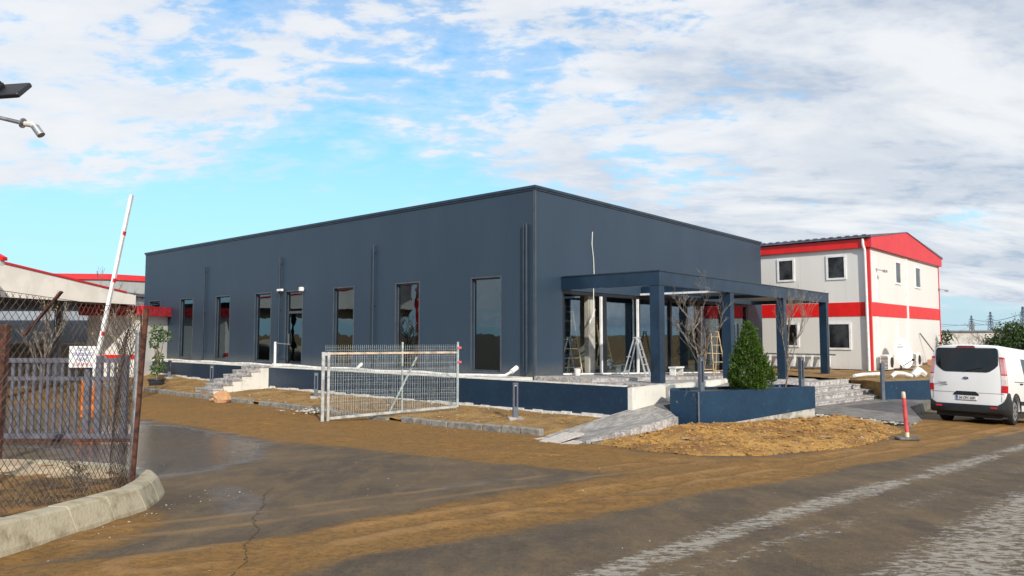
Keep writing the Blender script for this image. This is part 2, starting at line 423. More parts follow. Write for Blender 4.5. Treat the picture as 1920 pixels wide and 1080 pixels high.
def polysd(px, py, poly):
    """signed distance, positive inside"""
    d = np.full(px.shape, 1e9); ins = np.zeros(px.shape, bool); n = len(poly)
    for i in range(n):
        ax, ay = poly[i]; bx, by = poly[(i+1) % n]
        ex, ey = bx-ax, by-ay; wx, wy = px-ax, py-ay
        t = np.clip((wx*ex+wy*ey)/(ex*ex+ey*ey+1e-12), 0, 1)
        d = np.minimum(d, np.hypot(wx-ex*t, wy-ey*t))
        c = ((ay <= py) & (by > py)) | ((by <= py) & (ay > py))
        xx = ax+(py-ay)/(by-ay+1e-12)*(bx-ax)
        ins ^= c & (px < xx)
    return np.where(ins, d, -d)
def linesd(px, py, line):
    d = np.full(px.shape, 1e9); t_al = np.zeros(px.shape); side = np.zeros(px.shape); L = 0
    for i in range(len(line)-1):
        ax, ay = line[i]; bx, by = line[i+1]; ex, ey = bx-ax, by-ay; l = math.hypot(ex, ey)
        wx, wy = px-ax, py-ay; t = np.clip((wx*ex+wy*ey)/(l*l), 0, 1)
        dd = np.hypot(wx-ex*t, wy-ey*t); s = (wx*ey-wy*ex)/l
        m = dd < d; d = np.where(m, dd, d); t_al = np.where(m, L+t*l, t_al); side = np.where(m, s, side); L += l
    return d, t_al, side
def sst(a, b, x):
    t = np.clip((x-a)/(b-a), 0, 1); return t*t*(3-2*t)
def ghn(X, Y):
    X = np.asarray(X, float); Y = np.asarray(Y, float)
    h = 1.3+.065*Y; d = np.clip((2.47-h)/.07, -40, 40)
    m = 2.47-.07*np.log1p(np.exp(d))
    dip = .063*np.maximum(0, (X-12.75)*.755+(Y-20.32)*.656)
    m = m+np.minimum(dip, .5)*sst(27.5, 25, Y)*sst(11, 12.6, X)
    return -m
def gh(X, Y): return float(ghn(X, Y))

# ------------------------------------------------------------------ ground
def axis(a, b, st, far):
    mid = list(np.arange(a, b, st)); lo = []; x = a; s = st
    while x > -far: s *= 1.22; x -= s; lo.append(x)
    hi = []; x = mid[-1]; s = st
    while x < far: s *= 1.22; x += s; hi.append(x)
    return np.array(lo[::-1]+mid+hi)
gx = axis(-13, 18, .085, 4000); gy = axis(3.2, 24.5, .085, 4000)
GX, GY = np.meshgrid(gx, gy)
X = GX.ravel(); Y = GY.ravel()
Z = ghn(X, Y)
near = (X > -16) & (X < 20) & (Y > 2) & (Y < 30)
n1 = fbm(X, Y, .35, 5, 3); n2 = fbm(X, Y, 1.6, 4, 9); n3 = fbm(X, Y, 7, 3, 21)
wob = (n1-.5)*1.6+(n2-.5)*.9
kerbline = [(-19.5, 32.8), (-6.6, 24.2), (.62, 17.4), (1.6, 15.3), (2.6, 13.9), (3.3, 13.1), (4.5, 12.9), (6.1, 13.9), (8.0, 15.9), (10.2, 18.9), (10.6, 20), (16, 24), (30, 34)]
mudA = kerbline + [(20, 26), (13.72, 19.43), (5.11, 10.9), (3.3, 9.6), (2.12, 9.99), (.32, 10.9), (-2.54, 13.32), (-6.57, 17.52), (-10.52, 20.71), (-24, 30)]
mudB = [(-3.9, 4.9), (-2.75, 5.73), (-2.21, 6.33), (-1.37, 7.2), (.26, 8.99), (2.32, 10.9), (6, 14), (14, 21), (13.72, 19.43), (5.11, 10.9), (1.7, 8.0), (-.27, 6.11), (-1.02, 5.39), (-1.65, 4.6), (-2.0, 3.0), (-5, 3)]
sA = polysd(X, Y, mudA); sB = polysd(X, Y, mudB)
mud = np.maximum(sst(-.5, .7, sA+wob*.55), sst(-.35, .35, sB+wob*.4))
mud = np.maximum(mud, .35*sst(.45, .7, n1))
mud = np.maximum(mud, sst(1.0, .2, np.hypot(X+3.75, (Y-6.2)*.45)+wob*.3)*.8)
mud = np.where(Y > 26, .65, mud)
rutl = [(-2.6, 5.3), (-1.6, 6.11), (.23, 7.83), (2.01, 9.46), (6.26, 13.32), (13.0, 18.8)]
d1_, ta, si = linesd(X, Y, rutl)
d2_, tb, si2 = linesd(X, Y, [(x-.9, y+.95) for x, y in rutl])
d3_, tc3, si3 = linesd(X, Y, [(-9, 19.2), (-4.5, 15.3), (-1, 13.6), (2.4, 11.9), (6, 13.4), (12, 18.6)])
d1_ = d1_+(n2-.5)*.12; d2_ = d2_+(n2-.5)*.14; d3_ = d3_+(n1-.5)*.5
rut = (np.exp(-(d1_/.12)**2)+.7*np.exp(-(d2_/.12)**2)+.35*np.exp(-(d3_/.14)**2))*sst(.25, .6, n1+n3*.2)
edge = np.exp(-((d1_-.27)/.09)**2)+.6*np.exp(-((d2_-.28)/.1)**2)+.4*np.exp(-((d3_-.3)/.1)**2)
edge = edge*sst(.2, .65, n2)
tread = (np.sin(ta*33+d1_*18)*np.exp(-(d1_/.14)**2)+np.sin(tb*33-d2_*18)*np.exp(-(d2_/.14)**2))*sst(.35, .6, n1)
wetp = [(-10.52, 20.71), (-8.86, 19.43), (-5.6, 14.94), (-4.73, 12.4), (-4.63, 10.9), (-5.04, 10.27), (-6.7, 12.0), (-9, 14), (-12, 16)]
wetq = [(-3.95, 8.99), (-3.53, 9.46), (-2.57, 8.2), (-2.2, 6.9), (-3.0, 7.1)]
wetr = [(-.6, 10.2), (1.0, 10.3), (1.6, 10.1), (.6, 9.5), (-.8, 8.6), (-2.2, 8.4)]
wet = np.maximum(sst(-1.3, .7, polysd(X, Y, wetp)+wob*.9), .5*sst(-.25, .3, polysd(X, Y, wetq)+wob*.3))
wet = np.maximum(wet, .45*sst(-.3, .4, polysd(X, Y, wetr)+wob*.4))
wet = np.maximum(wet, .35*(1-mud)*sst(.4, .6, n2))
grad = polysd(X, Y, [(-13, 24), (-10, 21), (-6, 17), (-2.5, 13.3), (.3, 10.9), (-1, 8), (-3.2, 6), (-4.5, 9), (-6, 12), (-13, 17)])
l1, t1, s1 = linesd(X, Y, [(.1, 4.0), (.62, 4.95), (1.63, 6.11), (3.2, 7.75), (5.7, 10.15), (11.1, 15.4), (20, 24)])
l1b, _, _ = linesd(X, Y, [(.75, 4.6), (2.1, 5.9), (3.9, 7.5), (6.5, 9.9), (8.4, 11.6), (9.2, 12.6)])
l2, t2, s2 = linesd(X, Y, [(2.2, 4.0), (2.95, 4.95), (4.3, 6.4), (6.9, 9.1), (12, 14)])
l2b, _, _ = linesd(X, Y, [(3.0, 4.6), (3.6, 5.0), (5.2, 6.6), (8, 9.3)])
pf = n2*.6+n3*.4
wid = .75+.5*n1
paint = np.maximum.reduce([sst(.50, .05, l1*wid)*(.95), sst(.42, .03, l1b)*.72, sst(.85, .1, l2*.8)*.95, sst(.6, .02, l2b)*.85])
paint = paint*sst(.10, .55, fbm(X, Y, .9, 3, 44)+.12)
mud = mud*(1-.75*np.clip(paint*1.2, 0, 1))
crk, _, _ = linesd(X, Y, [(-2.9, 8.9), (-2.85, 8.37), (-2.6, 7.6), (-2.47, 7.06), (-2.2, 6.4), (-2.13, 5.91), (-1.9, 5.4), (-1.86, 4.9)])
crack = sst(.05, .0, crk+(n3-.5)*.06)
trn = np.exp(-(linesd(X, Y, [(9.0, 21.9), (10.0, 21.0), (10.75, 19.9), (11.3, 19.9)])[0]/.22)**2)
zd = -.13*trn+mud*((n2-.5)*.035+(n3-.5)*.030)-rut*.022*mud+edge*.026*mud+tread*.012*mud+(n1-.5)*.02
Z = Z+np.where(near, zd, 0)
ZG = Z.reshape(len(gy), len(gx))
def gzn(x, y):
    i = min(max(int(np.searchsorted(gx, x))-1, 0), len(gx)-2); j = min(max(int(np.searchsorted(gy, y))-1, 0), len(gy)-2)
    u = (x-gx[i])/(gx[i+1]-gx[i]); v = (y-gy[j])/(gy[j+1]-gy[j])
    return float((ZG[j, i]*(1-u)+ZG[j, i+1]*u)*(1-v)+(ZG[j+1, i]*(1-u)+ZG[j+1, i+1]*u)*v)
me = bpy.data.meshes.new('ground')
nx, ny = len(gx), len(gy)
me.vertices.add(nx*ny); me.vertices.foreach_set('co', np.stack([X, Y, Z], 1).ravel())
ii, jj = np.meshgrid(np.arange(nx-1), np.arange(ny-1)); a = (jj*nx+ii).ravel()
q4 = np.stack([a, a+1, a+nx+1, a+nx], 1).ravel(); nf = len(a)
me.loops.add(nf*4); me.loops.foreach_set('vertex_index', q4)
me.polygons.add(nf); me.polygons.foreach_set('loop_start', np.arange(nf)*4); me.polygons.foreach_set('loop_total', np.full(nf, 4))
me.polygons.foreach_set('use_smooth', np.ones(nf, bool))
me.update()
ca = me.color_attributes.new('mask', 'FLOAT_COLOR', 'POINT')
ca.data.foreach_set('color', np.stack([mud, wet, paint, np.clip(edge*.6+.5, 0, 1)], 1).ravel())
go = bpy.data.objects.new('ground', me); COL.objects.link(go); tag(go, 'muddy wet asphalt yard and road with worn white streaks and tyre tracks', 'ground', kind='structure')
m = bpy.data.materials.new('ground_mat'); m.use_nodes = True; q = NT(m.node_tree); q.n.clear()
at = q.new('ShaderNodeVertexColor', layer_name='mask'); sp = q.new('ShaderNodeSeparateColor', {0: at.outputs[0]})
mu, we, pa = sp.outputs[0], sp.outputs[1], sp.outputs[2]; al = at.outputs[1]
tc = q.new('ShaderNodeTexCoord').outputs['Object']
nA = q.noise(tc, .6, 7, .65); nB = q.noise(tc, 5, 7, .7); nC = q.noise(tc, 60, 4, .7); nD = q.noise(q.mapp(tc, rot=(0, 0, R(45)), sc=(1.0, .35, 1)), 3.0, 7, .7)
asp = q.mix(q.step(nA, .35, .65), (.148, .106, .066), (.088, .067, .048))
asp = q.mix(q.m('MULTIPLY', q.step(nD, .42, .7), .7), asp, (.21, .145, .075))
asp = q.mix(q.m('MULTIPLY', q.step(nC, .5, .72), .35), asp, (.24, .22, .19))
mdc = q.mix(q.step(nB, .35, .65), (.36, .180, .042), (.205, .108, .029))
mdc = q.mix(q.step(nA, .40, .62), mdc, (.26, .142, .042))
mdc = q.mix(q.m('MULTIPLY', q.step(nC, .55, .72), .4), mdc, (.34, .22, .10))
nF = q.noise(tc, 17, 7, .72, .3)
mdc = q.mix(q.m('MULTIPLY', q.step(nF, .52, .38), .60), mdc, (.115, .066, .026))
mdc = q.mix(q.m('MULTIPLY', q.step(nF, .56, .68), .45), mdc, (.40, .25, .095))
asp = q.mix(q.m('MULTIPLY', q.step(nF, .50, .38), .40), asp, (.060, .050, .040))
mf = q.step(q.m('ADD', mu, q.m('MULTIPLY', q.m('SUBTRACT', nB, .5), .7)), .28, .72)
c = q.mix(q.m('MULTIPLY', mf, .92), asp, mdc)
c = q.mix(q.m('MULTIPLY', q.step(al, .55, .95), .55), c, (.38, .22, .09))
wf = q.step(q.m('ADD', we, q.m('MULTIPLY', q.m('SUBTRACT', nB, .5), .5)), .3, .8)
spk = q.noise(tc, 140, 2, .5)
c = q.mix(q.m('MULTIPLY', q.step(spk, .60, .70), .35), c, (.34, .27, .18))
c = q.mix(q.m('MULTIPLY', q.step(spk, .42, .32), .4), c, (.05, .04, .03))
nE = q.noise(q.mapp(tc, rot=(0, 0, R(-48)), sc=(.16, 1.6, 1)), 3.2, 7, .7)
c = q.mix(q.m('MULTIPLY', q.step(nE, .50, .66), .40), c, (.115, .080, .045))
c = q.mix(q.m('MULTIPLY', wf, .60), c, (.070, .066, .070))
pn = q.noise(q.mapp(tc, rot=(0, 0, R(-12)), sc=(1.0, 1.9, 1)), 8.5, 8, .80, .4)
pm = q.step(q.m('ADD', q.m('MULTIPLY', pa, .34), q.m('SUBTRACT', pn, .5)), .27, .36)
c = q.mix(q.m('MULTIPLY', pm, .68), c, (.48, .45, .39))
ro = q.m('SUBTRACT', .76, q.m('MULTIPLY', wf, .68)); ro = q.m('ADD', ro, q.m('MULTIPLY', q.m('SUBTRACT', nB, .5), .25))
hh = q.m('ADD', q.m('ADD', q.m('MULTIPLY', nC, .35), q.m('MULTIPLY', nF, .55)), q.m('MULTIPLY', nB, q.m('ADD', .3, q.m('MULTIPLY', mf, .9))))
hh = q.m('MULTIPLY', hh, q.m('SUBTRACT', 1.0, q.m('MULTIPLY', wf, .85)))
bu = q.new('ShaderNodeBump', {'Strength': .8, 'Distance': .04, 'Height': hh})
p = q.new('ShaderNodeBsdfPrincipled', {'Base Color': c, 'Roughness': ro, 'Normal': bu.outputs[0]})
q.put(p.inputs['Specular IOR Level'], q.m('ADD', .16, q.m('MULTIPLY', wf, .5)))
q.new('ShaderNodeOutputMaterial', {0: p.outputs[0]}); me.materials.append(m)

def B2W(x, y): v = BF @ Vector((x, y, 0)); return v.x, v.y
def W2B(x, y): v = BF.inverted() @ Vector((x, y, 0)); return v.x, v.y

# ------------------------------------------------------------------ earth banks
def earth(name, frm, xs, ys, zf, matn, label, rough_amp=.06, seed=1, inside=None):
    b = MB(frm); xs = np.asarray(xs); ys = np.asarray(ys)
    XX, YY = np.meshgrid(xs, ys)
    n = (fbm(XX, YY, 1.3, 4, seed)-.5)*rough_amp*2+(fbm(XX, YY, 6, 3, seed+5)-.5)*rough_amp
    nx = len(xs); vs = []
    for j, y in enumerate(ys):
        for i, x in enumerate(xs): vs.append((x, y, zf(x, y)+n[j, i]))
    fs = [(j*nx+i, j*nx+i+1, (j+1)*nx+i+1, (j+1)*nx+i) for j in range(len(ys)-1) for i in range(nx-1)]
    b.add(vs, fs)
    return b.build(name, matn, smooth=True, label=label, kind='structure', origin=(0, 0, 0))
def lerp(a, b, t): t = max(0, min(1, t)); return a+(b-a)*t
def wallz(y): return lerp(-2.24, -2.25, (y+4)/8) if y < 13.5 else lerp(-2.25, -1.97, (y-13.5)/15)
def stripz(x, y):      # x -4.1 (kerb) .. -1.2 (wall)
    t = (x+4.1)/2.9
    return lerp(-2.40, wallz(y), t**.8 if t > 0 else 0)
earth('earth_strip', BF, np.arange(-4.15, -1.1, .12), np.arange(-3.8, 31, .12), stripz, 'clay_bank', 'strip of brown earth between the kerb stones and the dark blue retaining wall', .045, 4)
isl = [(1.75, 15.3), (3.16, 17.9), (4.13, 18.9), (4.9, 18.6), (8.6, 20.6), (9.3, 21.4), (9.9, 20.6), (10.3, 19.2), (9.6, 17.9), (7.9, 15.82), (6.09, 13.82), (4.43, 12.84), (3.25, 13.03), (2.54, 13.82)]
ix = np.arange(1.2, 11, .07); iy = np.arange(12.4, 22, .07)
IX, IY = np.meshgrid(ix, iy); sdv = polysd(IX, IY, isl)+(fbm(IX, IY, 1.2, 4, 77)-.5)*.5
hgt = sst(0, 1.0, sdv)*.09+sst(0, .3, sdv)*.04+np.clip(sdv, 0, 1)*((fbm(IX, IY, 2.2, 4, 5)-.5)*.17+(fbm(IX, IY, 8, 3, 8)-.5)*.12)
hgt = hgt+sst(2.4, .0, linesd(IX, IY, [(4.9, 18.5), (8.6, 20.5)])[0])*.10*sst(0, .5, sdv)
IZ = ghn(IX, IY)+np.where(sdv > 0, hgt+.01, -.12)
b = MB(); nx = len(ix); b.v = [(float(x), float(y), float(z)) for x, y, z in zip(IX.ravel(), IY.ravel(), IZ.ravel())]
keep = sdv > -.15
for j in range(len(iy)-1):
    for i in range(nx-1):
        if keep[j, i] and keep[j+1, i+1] and keep[j, i+1] and keep[j+1, i]: b.f.append((j*nx+i, j*nx+i+1, (j+1)*nx+i+1, (j+1)*nx+i)); b.mi.append(0)
b.build('earth_mound', 'clay', smooth=True, label='rough orange clay heap spread in front of the dark blue planter', kind='structure', origin=(0, 0, 0))
def islz(x, y):
    i = int(round((x-1.2)/.07)); j = int(round((y-12.4)/.07))
    if 0 <= i < len(ix) and 0 <= j < len(iy) and sdv[j, i] > 0: return float(IZ[j, i])
    return gh(x, y)

# earth plateau under and in front of the red and white building
def platz(x, y): return -1.76-.02*max(0, y-30)*.4
earth('earth_bank', frame(13.4, 28.6, 0, 22), np.arange(.45, 22, .22), np.arange(-.55, 24, .22), lambda x, y: -1.80, 'clay_bank', 'bare earth bank behind the low blue wall by the white and red building', .05, 9)
earth('earth_fill', BF, np.arange(-1.05, .1, .1), np.arange(-4.0, .0, .1), lambda x, y: -1.47+.02*x, 'clay_bank', 'patch of brown earth between the building corner and the retaining wall end', .03, 6)
earth('sand_bank', WF, np.arange(-60, -21.5, .5), np.arange(28, 52, .5), lambda x, y: gh(x, y)-.2+2.1*float(sst(30, 43, np.array(y)))*float(sst(-21.5, -25, np.array(x))), 'sand', 'pale sandy bank behind the sliding gate', .15, 12)
fp = [(-4.0, 4.6), (-4.05, 6.3), (-4.0, 7.3), (-4.25, 8.2), (-4.6, 9.1), (-5.2, 10.2), (-7.5, 11.0), (-10, 9), (-12, 4.6)]
fx = np.arange(-10, -3.6, .06); fy = np.arange(4.2, 11.4, .06); FX, FY = np.meshgrid(fx, fy); fs_ = polysd(FX, FY, fp)
FZ = ghn(FX, FY)+sst(-.05, .25, fs_)*(.13+(fbm(FX, FY, 2.2, 4, 15)-.5)*.16+(fbm(FX, FY, 11, 3, 4)-.5)*.05)-sst(.05, -.15, fs_)*.1
b = MB(); nx = len(fx); b.v = [(float(x), float(y), float(z)) for x, y, z in zip(FX.ravel(), FY.ravel(), FZ.ravel())]
for j in range(len(fy)-1):
    for i in range(nx-1):
        if fs_[j, i] > -.1: b.f.append((j*nx+i, j*nx+i+1, (j+1)*nx+i+1, (j+1)*nx+i)); b.mi.append(0)
b.build('verge', 'dark_soil', smooth=True, label='brown soil verge inside the pale kerb under the chain link fence', kind='structure', origin=(0, 0, 0))
def vergez(x, y):
    i = int(round((x+10)/.06)); j = int(round((y-4.2)/.06))
    return float(FZ[j, i]) if 0 <= i < len(fx) and 0 <= j < len(fy) else gh(x, y)

# ------------------------------------------------------------------ kerbs
def stone_kerb(b, p, q, h, w, z0, ch=.04, tilt=0):
    p = Vector(p); q = Vector(q); d = (q-p); L = d.length; d.normalize(); n = Vector((-d.y, d.x, 0))
    prof = [(-w/2, -.15), (w/2, -.15), (w/2, h), (-w/2+ch*1.6, h), (-w/2, h-ch)]
    vs = []
    for e in (p, q):
        for a, z in prof: vs.append(e+n*(a+tilt*z)+Vector((0, 0, z0+z)))
    k5 = len(prof)
    fs = [tuple(range(k5-1, -1, -1)), tuple(range(k5, 2*k5))]+[(i, (i+1) % k5, k5+(i+1) % k5, k5+i) for i in range(k5)]
    b.add([tuple(v) for v in vs], fs)
b = MB(); rnd = random.Random(3)
y = -3.6
while y < 24:
    L = .62
    if not (1.35 < y < 1.9 or 9.0 < y < 9.5):
        j = rnd.uniform(-.03, .03); x0 = -4.2+j; x1 = -4.2+rnd.uniform(-.03, .03)
        p0 = B2W(x0, y+.012); p1 = B2W(x1, y+L-.012)
        sink = rnd.uniform(0, .03)+(.06 if 2 < y < 5 else 0)
        stone_kerb(b, (*p1, 0), (*p0, 0), .17-sink, .16, gh(*p0), .02)
    y += L+.012
b.build('kerb', 'kerb_grey', label='row of grey concrete kerb stones along the brown earth strip', kind='structure')
b = MB(); bm = MB()
kp = [(-3.80, 3.6), (-3.84, 4.15), (-3.87, 4.7), (-3.89, 5.25), (-3.86, 5.8), (-3.83, 6.35), (-3.80, 6.9), (-3.79, 7.45), (-3.93, 8.0), (-4.10, 8.5), (-4.42, 9.0), (-4.85, 9.42), (-5.35, 9.75), (-5.95, 10.0), (-6.6, 10.2)]
for i in range(len(kp)-1):
    p0, p1 = Vector((*kp[i], 0)), Vector((*kp[i+1], 0)); d = (p1-p0).normalized()
    g0 = gh(p0.x, p0.y)
    n = Vector((-d.y, d.x, 0)); p0 = p0+n*.10; p1 = p1+n*.10; vs = []
    tb_ = rnd.uniform(-.008, .008)
    prof = [(.13, -.15), (-.17, -.15), (-.15, .03), (-.075, .205), (-.05, .225), (.12, .225)]
    for e, zz_ in ((p0+d*.008, g0), (p1-d*.008, gh(p1.x, p1.y))):
        for a_, z_ in prof: vs.append(tuple(e+n*a_+Vector((0, 0, zz_+z_+tb_))))
    fs = [tuple(range(5, -1, -1)), tuple(range(6, 12))]+[(i_, (i_+1) % 6, 6+(i_+1) % 6, 6+i_) for i_ in range(6)]
    b.add(vs, [f[::-1] for f in fs])
    vs = []
    for e in (p0-d*.014, p0+d*.014):
        for a_, z_ in prof: vs.append(tuple(e+n*(a_*.97)+Vector((0, 0, g0+z_-.006))))
    bm.add(vs, [f[::-1] for f in fs])
kb = b.build('kerb', 'kerb_concrete', label='pale concrete kerb curving round the soil verge in the foreground', kind='structure')
bm.build('mortar_joint', 'mortar', kb)

# ------------------------------------------------------------------ main building
FZ0 = -1.31
TOP = 4.72
def tz(t): return -1.29-.034*t      # terrace falls gently along the right facade
LB, RB = 29.35, 18.6
bld = thing('commercial_building', (CX, CY, FZ0), 'large dark slate blue single storey building with tall narrow windows and flat roof', 'building', BDEG)
ops = [(1.47, 2.78, -1.22, 1.92), (5.47, 6.77, -1.22, 1.92), (9.4, 10.72, -1.22, 1.92), (13.03, 14.32, -1.29, 1.92), (15.58, 16.93, -1.20, 1.92), (19.34, 20.72, -1.18, 1.92), (23.22, 24.68, -1.18, 1.92), (27.2, 28.6, -1.18, 1.92)]
b = MB(BF); y = 0.0
for y0, y1, z0, z1 in ops:
    b.box(0, .16, y, y0, -1.5, TOP); b.box(0, .16, y0, y1, z1, TOP); b.box(0, .16, y0, y1, -1.5, z0); y = y1
b.box(0, .16, y, LB, -1.5, TOP)
b.build('wall', 'facade', bld)
b = MB(BF); OT = 1.50
b.box(.162, 1.46, 0, .16, -2.0, TOP); b.box(1.46, 16.75, 0, .16, OT, TOP); b.box(16.75, RB, 0, .16, -2.4, TOP)
b.build('wall', 'facade', bld)
b = MB(BF); b.box(.162, RB, LB-.16, LB, -2.4, TOP); b.box(RB-.16, RB, .162, LB-.162, -2.4, TOP)
b.build('wall', 'facade', bld)
b = MB(BF); b.box(.163, RB-.163, .163, LB-.163, TOP-.35, TOP-.2); b.build('roof', 'roof_sheet', bld)
b = MB(BF)
b.box(-.06, .20, -.06, LB+.06, TOP, TOP+.085); b.box(.202, RB+.06, -.06, .20, TOP, TOP+.085)
b.box(RB-.2, RB+.06, .202, LB+.06, TOP, TOP+.085); b.box(.202, RB-.202, LB-.2, LB+.06, TOP, TOP+.085)
b.box(-.03, -.002, -.03, LB, TOP-.06, TOP-.002); b.box(0, RB, -.03, -.002, TOP-.06, TOP-.002)
b.build('parapet_coping', 'trim_dark', bld)
b = MB(BF); b.box(-.02, -.002, -.02, .05, -1.3, TOP-.07); b.box(-.02, .05, -.02, -.002, -1.3, TOP-.07); b.build('corner_trim', 'frame_grey', bld)
b = MB(BF); b.box(.17, RB-.17, .17, LB-.17, -2.4, -1.335)
b.build('floor', 'interior_floor', bld)
b = MB(BF); b.box(.17, RB-.17, 4.8, 4.95, -1.33, TOP-.36); b.box(6.2, 6.35, 7.36, LB-.2, -1.33, TOP-.36); b.box(.17, RB-.17, .3, 4.79, 1.9, 2.0)
b.build('partition', 'interior_wall', bld)
for bb in ((3.30, 3.70, .22, .40), (9.6, 10.0, 1.3, 1.7), (14.2, 14.6, 1.3, 1.7), (8.6, 10.2, .75, .85), (12.1, 13.2, .9, 1.0), (6.6, 7.1, 2.6, 3.0)):  # columns, plus two thin pale panels added to imitate whitish reflections in the glass
    b = MB(BF); b.box(*bb, -1.33, 1.895); b.build('column', 'drywall', bld)
for i, (y0, y1, z0, z1) in enumerate(ops):
    door = i == 3
    f = MB(BF)
    e = .05
    f.box(-.018, .10, y0-e, y0, z0-(0 if door else e), z1+e); f.box(-.018, .10, y1, y1+e, z0-(0 if door else e), z1+e)
    f.box(-.018, .10, y0, y1, z1, z1+e)
    if not door: f.box(-.035, .10, y0, y1, z0-e, z0)
    g = .045
    f.box(.085, .135, y0, y0+g, z0, z1); f.box(.085, .135, y1-g, y1, z0, z1); f.box(.085, .135, y0+g, y1-g, z1-g, z1); f.box(.085, .135, y0+g, y1-g, z0, z0+g)
    if door:
        f.box(.085, .135, y0+g, y1-g, .95, 1.06)
        fo = f.build('door', 'frame_grey', bld)
    else: fo = f.build('window', 'frame_grey', bld)
    gl = MB(BF); gl.box(.105, .117, y0+g, y1-g, z0+g, z1-g); gl.build('pane', 'window_glass', fo)
    if door:
        h = MB(BF); h.box(.04, .06, y1-.20, y1-.17, -.45, .05); h.build('handle', 'steel', fo)
    if i in (2, 4):   # something pale standing just behind the glass
        o = MB(BF); o.box(.3, .34, y0+.5, y1+.3, -1.3, .05); o.build('blind_panel', 'drywall', bld)
# downpipes on the left facade
def downpipe(y, zt, two=False):
    p = MB(BF); zb = -1.24
    for k2 in ((0,) if not two else (-.05, .075)):
        r = .05 if not two or k2 < 0 else .03
        p.tube([(-.09, y+k2, zt), (-.09, y+k2, zb)], r, 10)
    for z in (zt-.3, (zt+zb)/2, zb+.4): p.box(-.1, -.002, y-.07, y+.07, z, z+.03)
    p.build('downpipe', 'trim_dark', bld, smooth=True)
downpipe(.33, 3.58, True); downpipe(8.05, 3.52); downpipe(14.75, 3.5); downpipe(21.85, 3.54)
# glazed front
gf = MB(BF)
def gz(t): return tz(t)+.02
for t in (1.46, 3.86, 6.36, 8.9, 11.35, 13.8, 16.6):
    gf.box(t, t+(.30 if t in (3.86, 11.35) else .14), .02, .14, gz(t)-.1, OT)
gf.box(1.46, 16.75, .03, .15, OT-.12, OT-.003)
gf.build('glazing_frame', 'dark_metal', bld)
wm = MB(BF)
for t in (3.74, 6.26): wm.box(t, t+.09, -.02, .05, gz(t), OT-.13)
for t0, t1 in ((1.5, 6.3), (6.4, 11.3), (11.7, 16.7)):
    wm.prism([(t0, -.02), (t1, -.02), (t1, .05), (t0, .05)], [gz(t0), gz(t1)]*1+[gz(t1), gz(t0)], [gz(t0)+.05, gz(t1)+.05, gz(t1)+.05, gz(t0)+.05])
wm.build('sill_profile', 'white_metal', bld)
panes = [(4.18, 6.24), (6.52, 8.88), (9.06, 11.33), (11.67, 13.78), (13.96, 16.58)]
for t0, t1 in panes:
    g = MB(BF); g.prism([(t0, .09), (t1, .09), (t1, .10), (t0, .10)], [gz(t0)+.06, gz(t1)+.06, gz(t1)+.06, gz(t0)+.06], OT-.125)
    g.build('glazing_pane', 'entrance_glass', bld)
g = MB(BF); g.box(1.62, 2.6, .09, .10, gz(1.6)+.06, OT-.125); g.build('glazing_pane', 'entrance_glass', bld)

# ledge, pipe, retaining wall
b = MB(BF); b.box(-1.0, -.003, 0.1, LB+.2, -2.3, -1.335); b.build('ledge', 'render_white', label='pale concrete ledge along the foot of the long dark facade', kind='structure', origin=(CX, CY, -2.3), deg=BDEG)
pr = thing('retaining_wall', (*B2W(-1.1, 12), -2.7), 'long dark blue painted retaining wall in front of the building with narrow windows', 'wall', BDEG)
b = MB(BF); b.box(-1.2, -1.0, -4.12, LB+.2, -2.7, -1.385); b.build('wall_body', 'wall_blue', pr)
b = MB(BF); b.box(-1.215, -1.0, -4.0, LB+.2, -1.383, -1.355); b.build('coping', 'dusty_white', pr)
b = MB(BF); rr = random.Random(5); y = -3.7
while y < LB:
    z = wallz(y)+rr.uniform(-.0, .03); h = rr.uniform(.03, .075)
    b.box(-1.235, -1.202, y, y+.35, z-.15, z+h); y += .35
b.build('membrane_strip', 'dusty_white', pr)
b = MB(BF); pts = [(-.93, y, -1.29+.02*math.sin(y*1.7)) for y in np.arange(.9, 29, .7)]
b.tube([(-.75, .35, -1.15), (-.80, .55, -1.26)]+pts, .042, 8)
b.tube([(-.5, .33, -1.02), (-.75, .35, -1.15)], .075, 8)
b.tube([(-.9, 7.9, -1.26), (-.75, 8.0, -1.20), (-.6, 8.02, -1.1)], .06, 8)
b.build('drain_pipe', 'pvc_white', smooth=True, label='long white plastic drain pipe lying on the ledge at the foot of the facade', cat='pipe')
b = MB(BF); pts = []
for t, s, z in [(3.23, .02, 3.64), (3.18, .03, 3.2), (3.27, .03, 2.7), (3.28, .04, 2.2), (3.24, .04, 1.7), (3.22, .05, 1.2), (3.2, .06, .8), (3.02, .09, .55), (2.85, .1, .3), (2.9, .1, .05), (3.15, .1, -.12)]: pts.append((t, -s, z))
b.tube(pts, .016, 6); b.tube([(3.3, -.06, .9), (3.05, -.1, .6), (2.88, -.1, .45), (3.2, -.1, .7)], .013, 6)
b.build('loose_cable', 'white_paint', smooth=True, label='white electric cable hanging loose down the dark facade above the glass front', cat='cable')
# small cameras over the side door
for (y, lab) in ((14.76, 'white security camera on an arm by the drainpipe left of the side door'), (12.98, 'small white box camera right of the side door')):
    c = thing('security_camera', (*B2W(-.02, y), 2.0), lab, 'camera', BDEG)
    b = MB(BF)
    if y > 14: b.tube([(-.01, y, 2.0), (-.15, y-.02, 2.02)], .025, 8); b.build('bracket', 'white_metal', c, smooth=True); b = MB(BF); b.box(-.22, -.10, y-.38, y+.02, 1.96, 2.06, bev=.02); b.build('camera_body', 'white_metal', c)
    else: b.box(-.03, -.001, y-.05, y+.05, 1.95, 2.05); b.build('bracket', 'white_metal', c); b = MB(BF); b.box(-.18, -.03, y-.10, y+.10, 1.9, 2.08, bev=.02); b.build('camera_body', 'white_metal', c)

